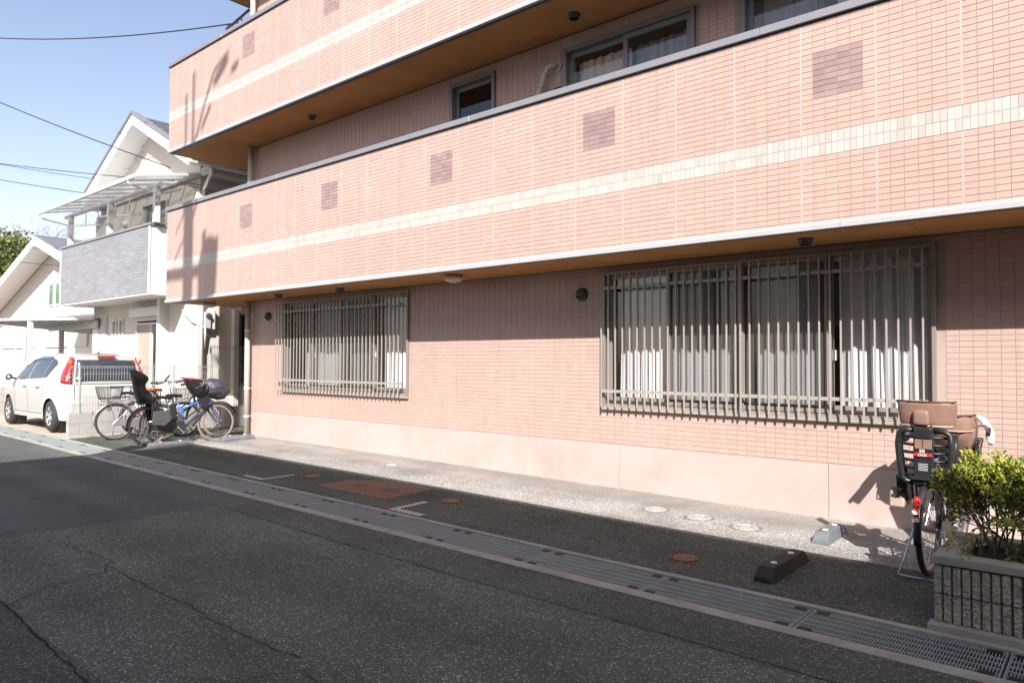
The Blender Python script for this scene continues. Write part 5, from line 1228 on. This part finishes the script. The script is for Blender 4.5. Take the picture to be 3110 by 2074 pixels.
MB().lathe([(0,-.02),(.018,-.018),(.027,-.008),(.028,.02)], (-.345, 0, .565), 'x', 16).obj('tail_lamp', M['cred'], F_, smooth=True).matrix_local = Matrix.Translation((-.345, 0, .565)) @ Matrix.Diagonal((1,.85,1.3,1)) @ Matrix.Translation((.345, 0, -.565))
for z in (.495, .445): MB().box(-.372, -.362, -.020, .022, z-.012, z+.012).obj('registration_sticker', M['whitep'], F_)
# front seat + white cloth on the bar
f2 = shell('front_child_seat', [(.56,1.10,.15,.38), (.57,1.0,.155,.38), (.60,.92,.15,.34), (.66,.86,.13,.26), (.72,.80,.10,.2)], M['brown'], F_)
basket('front_basket', F_, (.98, .04, .66), .17, .10, .24, M['blk'], 1.25)  # hidden basket added to enlarge the bicycle's shadow on the wall
MB().prism([(.86,.90),(1.10,.93),(1.08,.70),(.88,.68)], 'y', -.14, .20).obj('shadow_filler_bag', M['purple'], F_, mods=[BEV(.04, 3)])  # solid filler added inside so the cast shadow grows
MB().tube([(.78, .18, 1.09), (.76, .24, 1.05), (.70, .29, .96), (.60, .30, .90)], [.03,.04,.045,.03], 8).obj('dark_bar_mitt', M['blk'], F_, smooth=True)
MB().tube([(.86,.148,1.10), (.66,.15,1.105), (.57,.09,1.105), (.56,0,1.105), (.57,-.09,1.105), (.66,-.15,1.105), (.86,-.148,1.10)], .008, 6).obj('seat_rim', pm('dark_brown_rim', (.07,.03,.02), .5), f2, smooth=True)
MB().tube([(.84,-.157,.99), (.66,-.158,.985), (.58,-.10,.985), (.565,0,.985), (.58,.10,.985), (.66,.158,.985), (.84,.157,.99)], .006, 6).obj('seat_lip', M['brownl'], f2, smooth=True)
MB().tube([(.80,-.17,1.09), (.78,-.22,1.06), (.72,-.27,.98), (.60,-.29,.91)], [.02,.026,.026,.02], 8).obj('white_bar_mitt', M['whitep'], F_, smooth=True)
MB().prism([(.66,.84),(.84,.84),(.86,.60),(.76,.56)], 'y', -.07, .07).obj('seat_bracket', M['seatb'], F_, mods=[BEV(.01)])

# ---------------------------------------------------------------- planter of ribbed concrete blocks with a bush
PX0, PX1, PY0, PY1, PT = 13.545, 15.9, -1.565, -.78, .365
PL = empty('planter', (0, 0, 0), 'planter box of ribbed split-face concrete blocks with a smooth coping', 'planter')
M['split'] = pm('split_face_concrete', (.34,.33,.27), .95, var=.3, vs=14, bump=1.0, bs=55, dirt=((.42,.39,.34), .7, 22))
M['cop'] = pm('planter_coping_concrete', (.34,.33,.275), .9, var=.15, vs=6, bump=.3, bs=120)
def ribbed_block(w_, h_, seed):
    rnd = random.Random(seed); mb = MB(); n = 8; p = w_/n
    mb.box(0, w_, .020, .10, 0, h_)
    for k in range(n):                                    # proud rough ribs with grooves between
        x0, x1 = k*p+.0062, (k+1)*p-.0062; rows = []
        for j in range(13):
            z = h_*j/12; rows.append([(x0, .020, z)]+[(x0+(x1-x0)*i/4, rnd.uniform(-.0055, .0055)*(1 if 0 < i < 4 else .3)+.001, z) for i in range(5)]+[(x1, .020, z)])
        mb.grid(rows)
        mb.box(x0+.001, x1-.001, .004, .016, h_-.003, h_-.001).box(x0+.001, x1-.001, .004, .016, .001, .003)
    return mb.mesh('ribbed_block', M['split'])
rbm = [ribbed_block(.3745, .1535, s_) for s_ in (1, 2, 3, 4)]
for r in range(2):
    for k in range(7):
        o = link('ribbed_block', rbm[(k+r*2) % 4], PL); o.location = (PX0+.0+.378*k, PY0, -.008+.162*r)
    for k in range(2):
        o = link('ribbed_block', rbm[(k+r) % 4], PL); o.location = (PX0+.0, PY0+.02+.378*(k+1), -.008+.162*r); o.rotation_euler = (0, 0, -math.pi/2)
MB().box(PX0+.02, PX0+.12, PY0+.10, PY1, -.05, .318).box(PX0+.12, PX1, PY0+.10, PY0+.14, -.05, .318).box(PX0+.12, PX1, PY1-.1, PY1, -.05, .318).obj('core', M['cop'], PL)
for a, b in ((0, .79), (.79, 1.58), (1.58, 2.36)): MB().box(PX0+a+.0015-.006, PX0+b-.0015, PY0-.006, PY0+.125, .3175, PT).obj('coping_slab', M['cop'], PL, mods=[BEV(.006)])
MB().box(PX0-.006, PX0+.125, PY0+.127, PY1+.006, .3175, PT-.001).obj('coping_slab', M['cop'], PL, mods=[BEV(.006)])
MB().box(PX0+.125, PX1, PY1-.12, PY1+.006, .3175, PT-.002).obj('coping_slab', M['cop'], PL, mods=[BEV(.006)])
MB().box(PX0+.12, PX1, PY0+.12, PY1-.1, -.1, .30).obj('soil', pm('planter_soil', (.05,.04,.03), .95, var=.3, vs=30, bump=.6, bs=80), PL)
MB().box(PX0-.02, PX1, G3+.004, PY0+.03, -.06, -.012).obj('footing', M['cop'], PL)
# bush: arching twigs ending in tufts of small leaves
AZ = empty('azalea_bush', (14.35, -1.15, .30), 'yellow-green leafy bush with bare lower twigs growing in the block planter', 'bush')
M['twig'] = pm('grey_brown_twig', (.12,.10,.085), .9, var=.3, vs=30)
M['leaf'] = tile_mat('azalea_leaf', [(.05,.095,.015), (.11,.16,.02), (.22,.25,.03), (.34,.33,.04), (.40,.33,.08)], .45, .3)
rn = random.Random(21); tw = MB(); lf = MB(); tips = []
def grow(p, d, l, r, lev):
    q = p.copy(); dd = d.copy(); P = [p.copy()]
    for _ in range(3):
        dd = (dd+Vector((rn.gauss(0,.12), rn.gauss(0,.12), rn.gauss(.02,.10)))).normalized(); q = q+dd*l/3; P.append(q.copy())
    tw.tube(P, [r, r*.9, r*.8, r*.7], 5 if lev < 2 else 4)
    if lev >= 2 and rn.random() < .8: tips.append((q, dd))
    if lev < 4:
        for _ in range(3 if lev < 3 else 2):
            e = (dd+Vector((rn.gauss(0,.42), rn.gauss(0,.36), rn.gauss(.08,.25)))).normalized(); grow(P[rn.choice((2, 3))], e, l*rn.uniform(.6, .8), r*.62, lev+1)
for k in range(38):
    bx = rn.uniform(-.64, .15) if k < 25 else rn.uniform(.15, 1.2); by = rn.uniform(-.15, .16)
    grow(Vector((bx, by, 0)), Vector((rn.uniform(-.6, .45) if bx < .3 else rn.uniform(-.4, .5), rn.uniform(-.45, .45), 1)).normalized(), rn.uniform(.20, .27), .008, 0)
def leaf(p, d, s_):
    side = d.cross(Vector((rn.gauss(0,1), rn.gauss(0,1), rn.gauss(0,1)))).normalized(); n_ = side.cross(d)
    a, b = p+d*s_*.45+side*s_*.19, p+d*s_*.45-side*s_*.19; tip = p+d*s_+n_*s_*rn.uniform(-.15,.1); m_ = p+d*s_*.5-n_*s_*.05
    n = len(lf.v); lf.v += [tuple(p), tuple(a), tuple(tip), tuple(b)]; lf.f += [(n, n+1, n+2, n+3)]
zmax = lambda x: .63+.07*math.sin(x*4)+.03*x
for q, dd in tips:
    if q.z > zmax(q.x)+.05: continue
    dense = 16 if q.z > .36 else (11 if q.z > .2 else 8)
    if q.z < .1 and rn.random() < .5: continue
    for _ in range(dense):
        e = (dd*.7+Vector((rn.gauss(0,.6), rn.gauss(0,.6), rn.gauss(.1,.45)))).normalized(); leaf(q+Vector((rn.gauss(0,.014), rn.gauss(0,.014), rn.gauss(0,.014))), e, rn.uniform(.022, .042))
for _ in range(1600):                                      # low leaves at the soil
    p = Vector((rn.uniform(-.5, 1.3), rn.uniform(-.22, .2), rn.uniform(.0, .07))); leaf(p, Vector((rn.gauss(0,1), rn.gauss(0,1), abs(rn.gauss(0,.8)))).normalized(), rn.uniform(.02, .04))
tw.v = [v_ if v_[2] < .75 else (v_[0], v_[1], .75+(v_[2]-.75)*.3) for v_ in tw.v]
o = tw.obj('twigs', M['twig'], AZ, fix=False); o = lf.obj('leaves', M['leaf'], AZ, fix=False); o['kind'] = 'stuff'; print('tips', len(tips), 'leaves', len(lf.f))
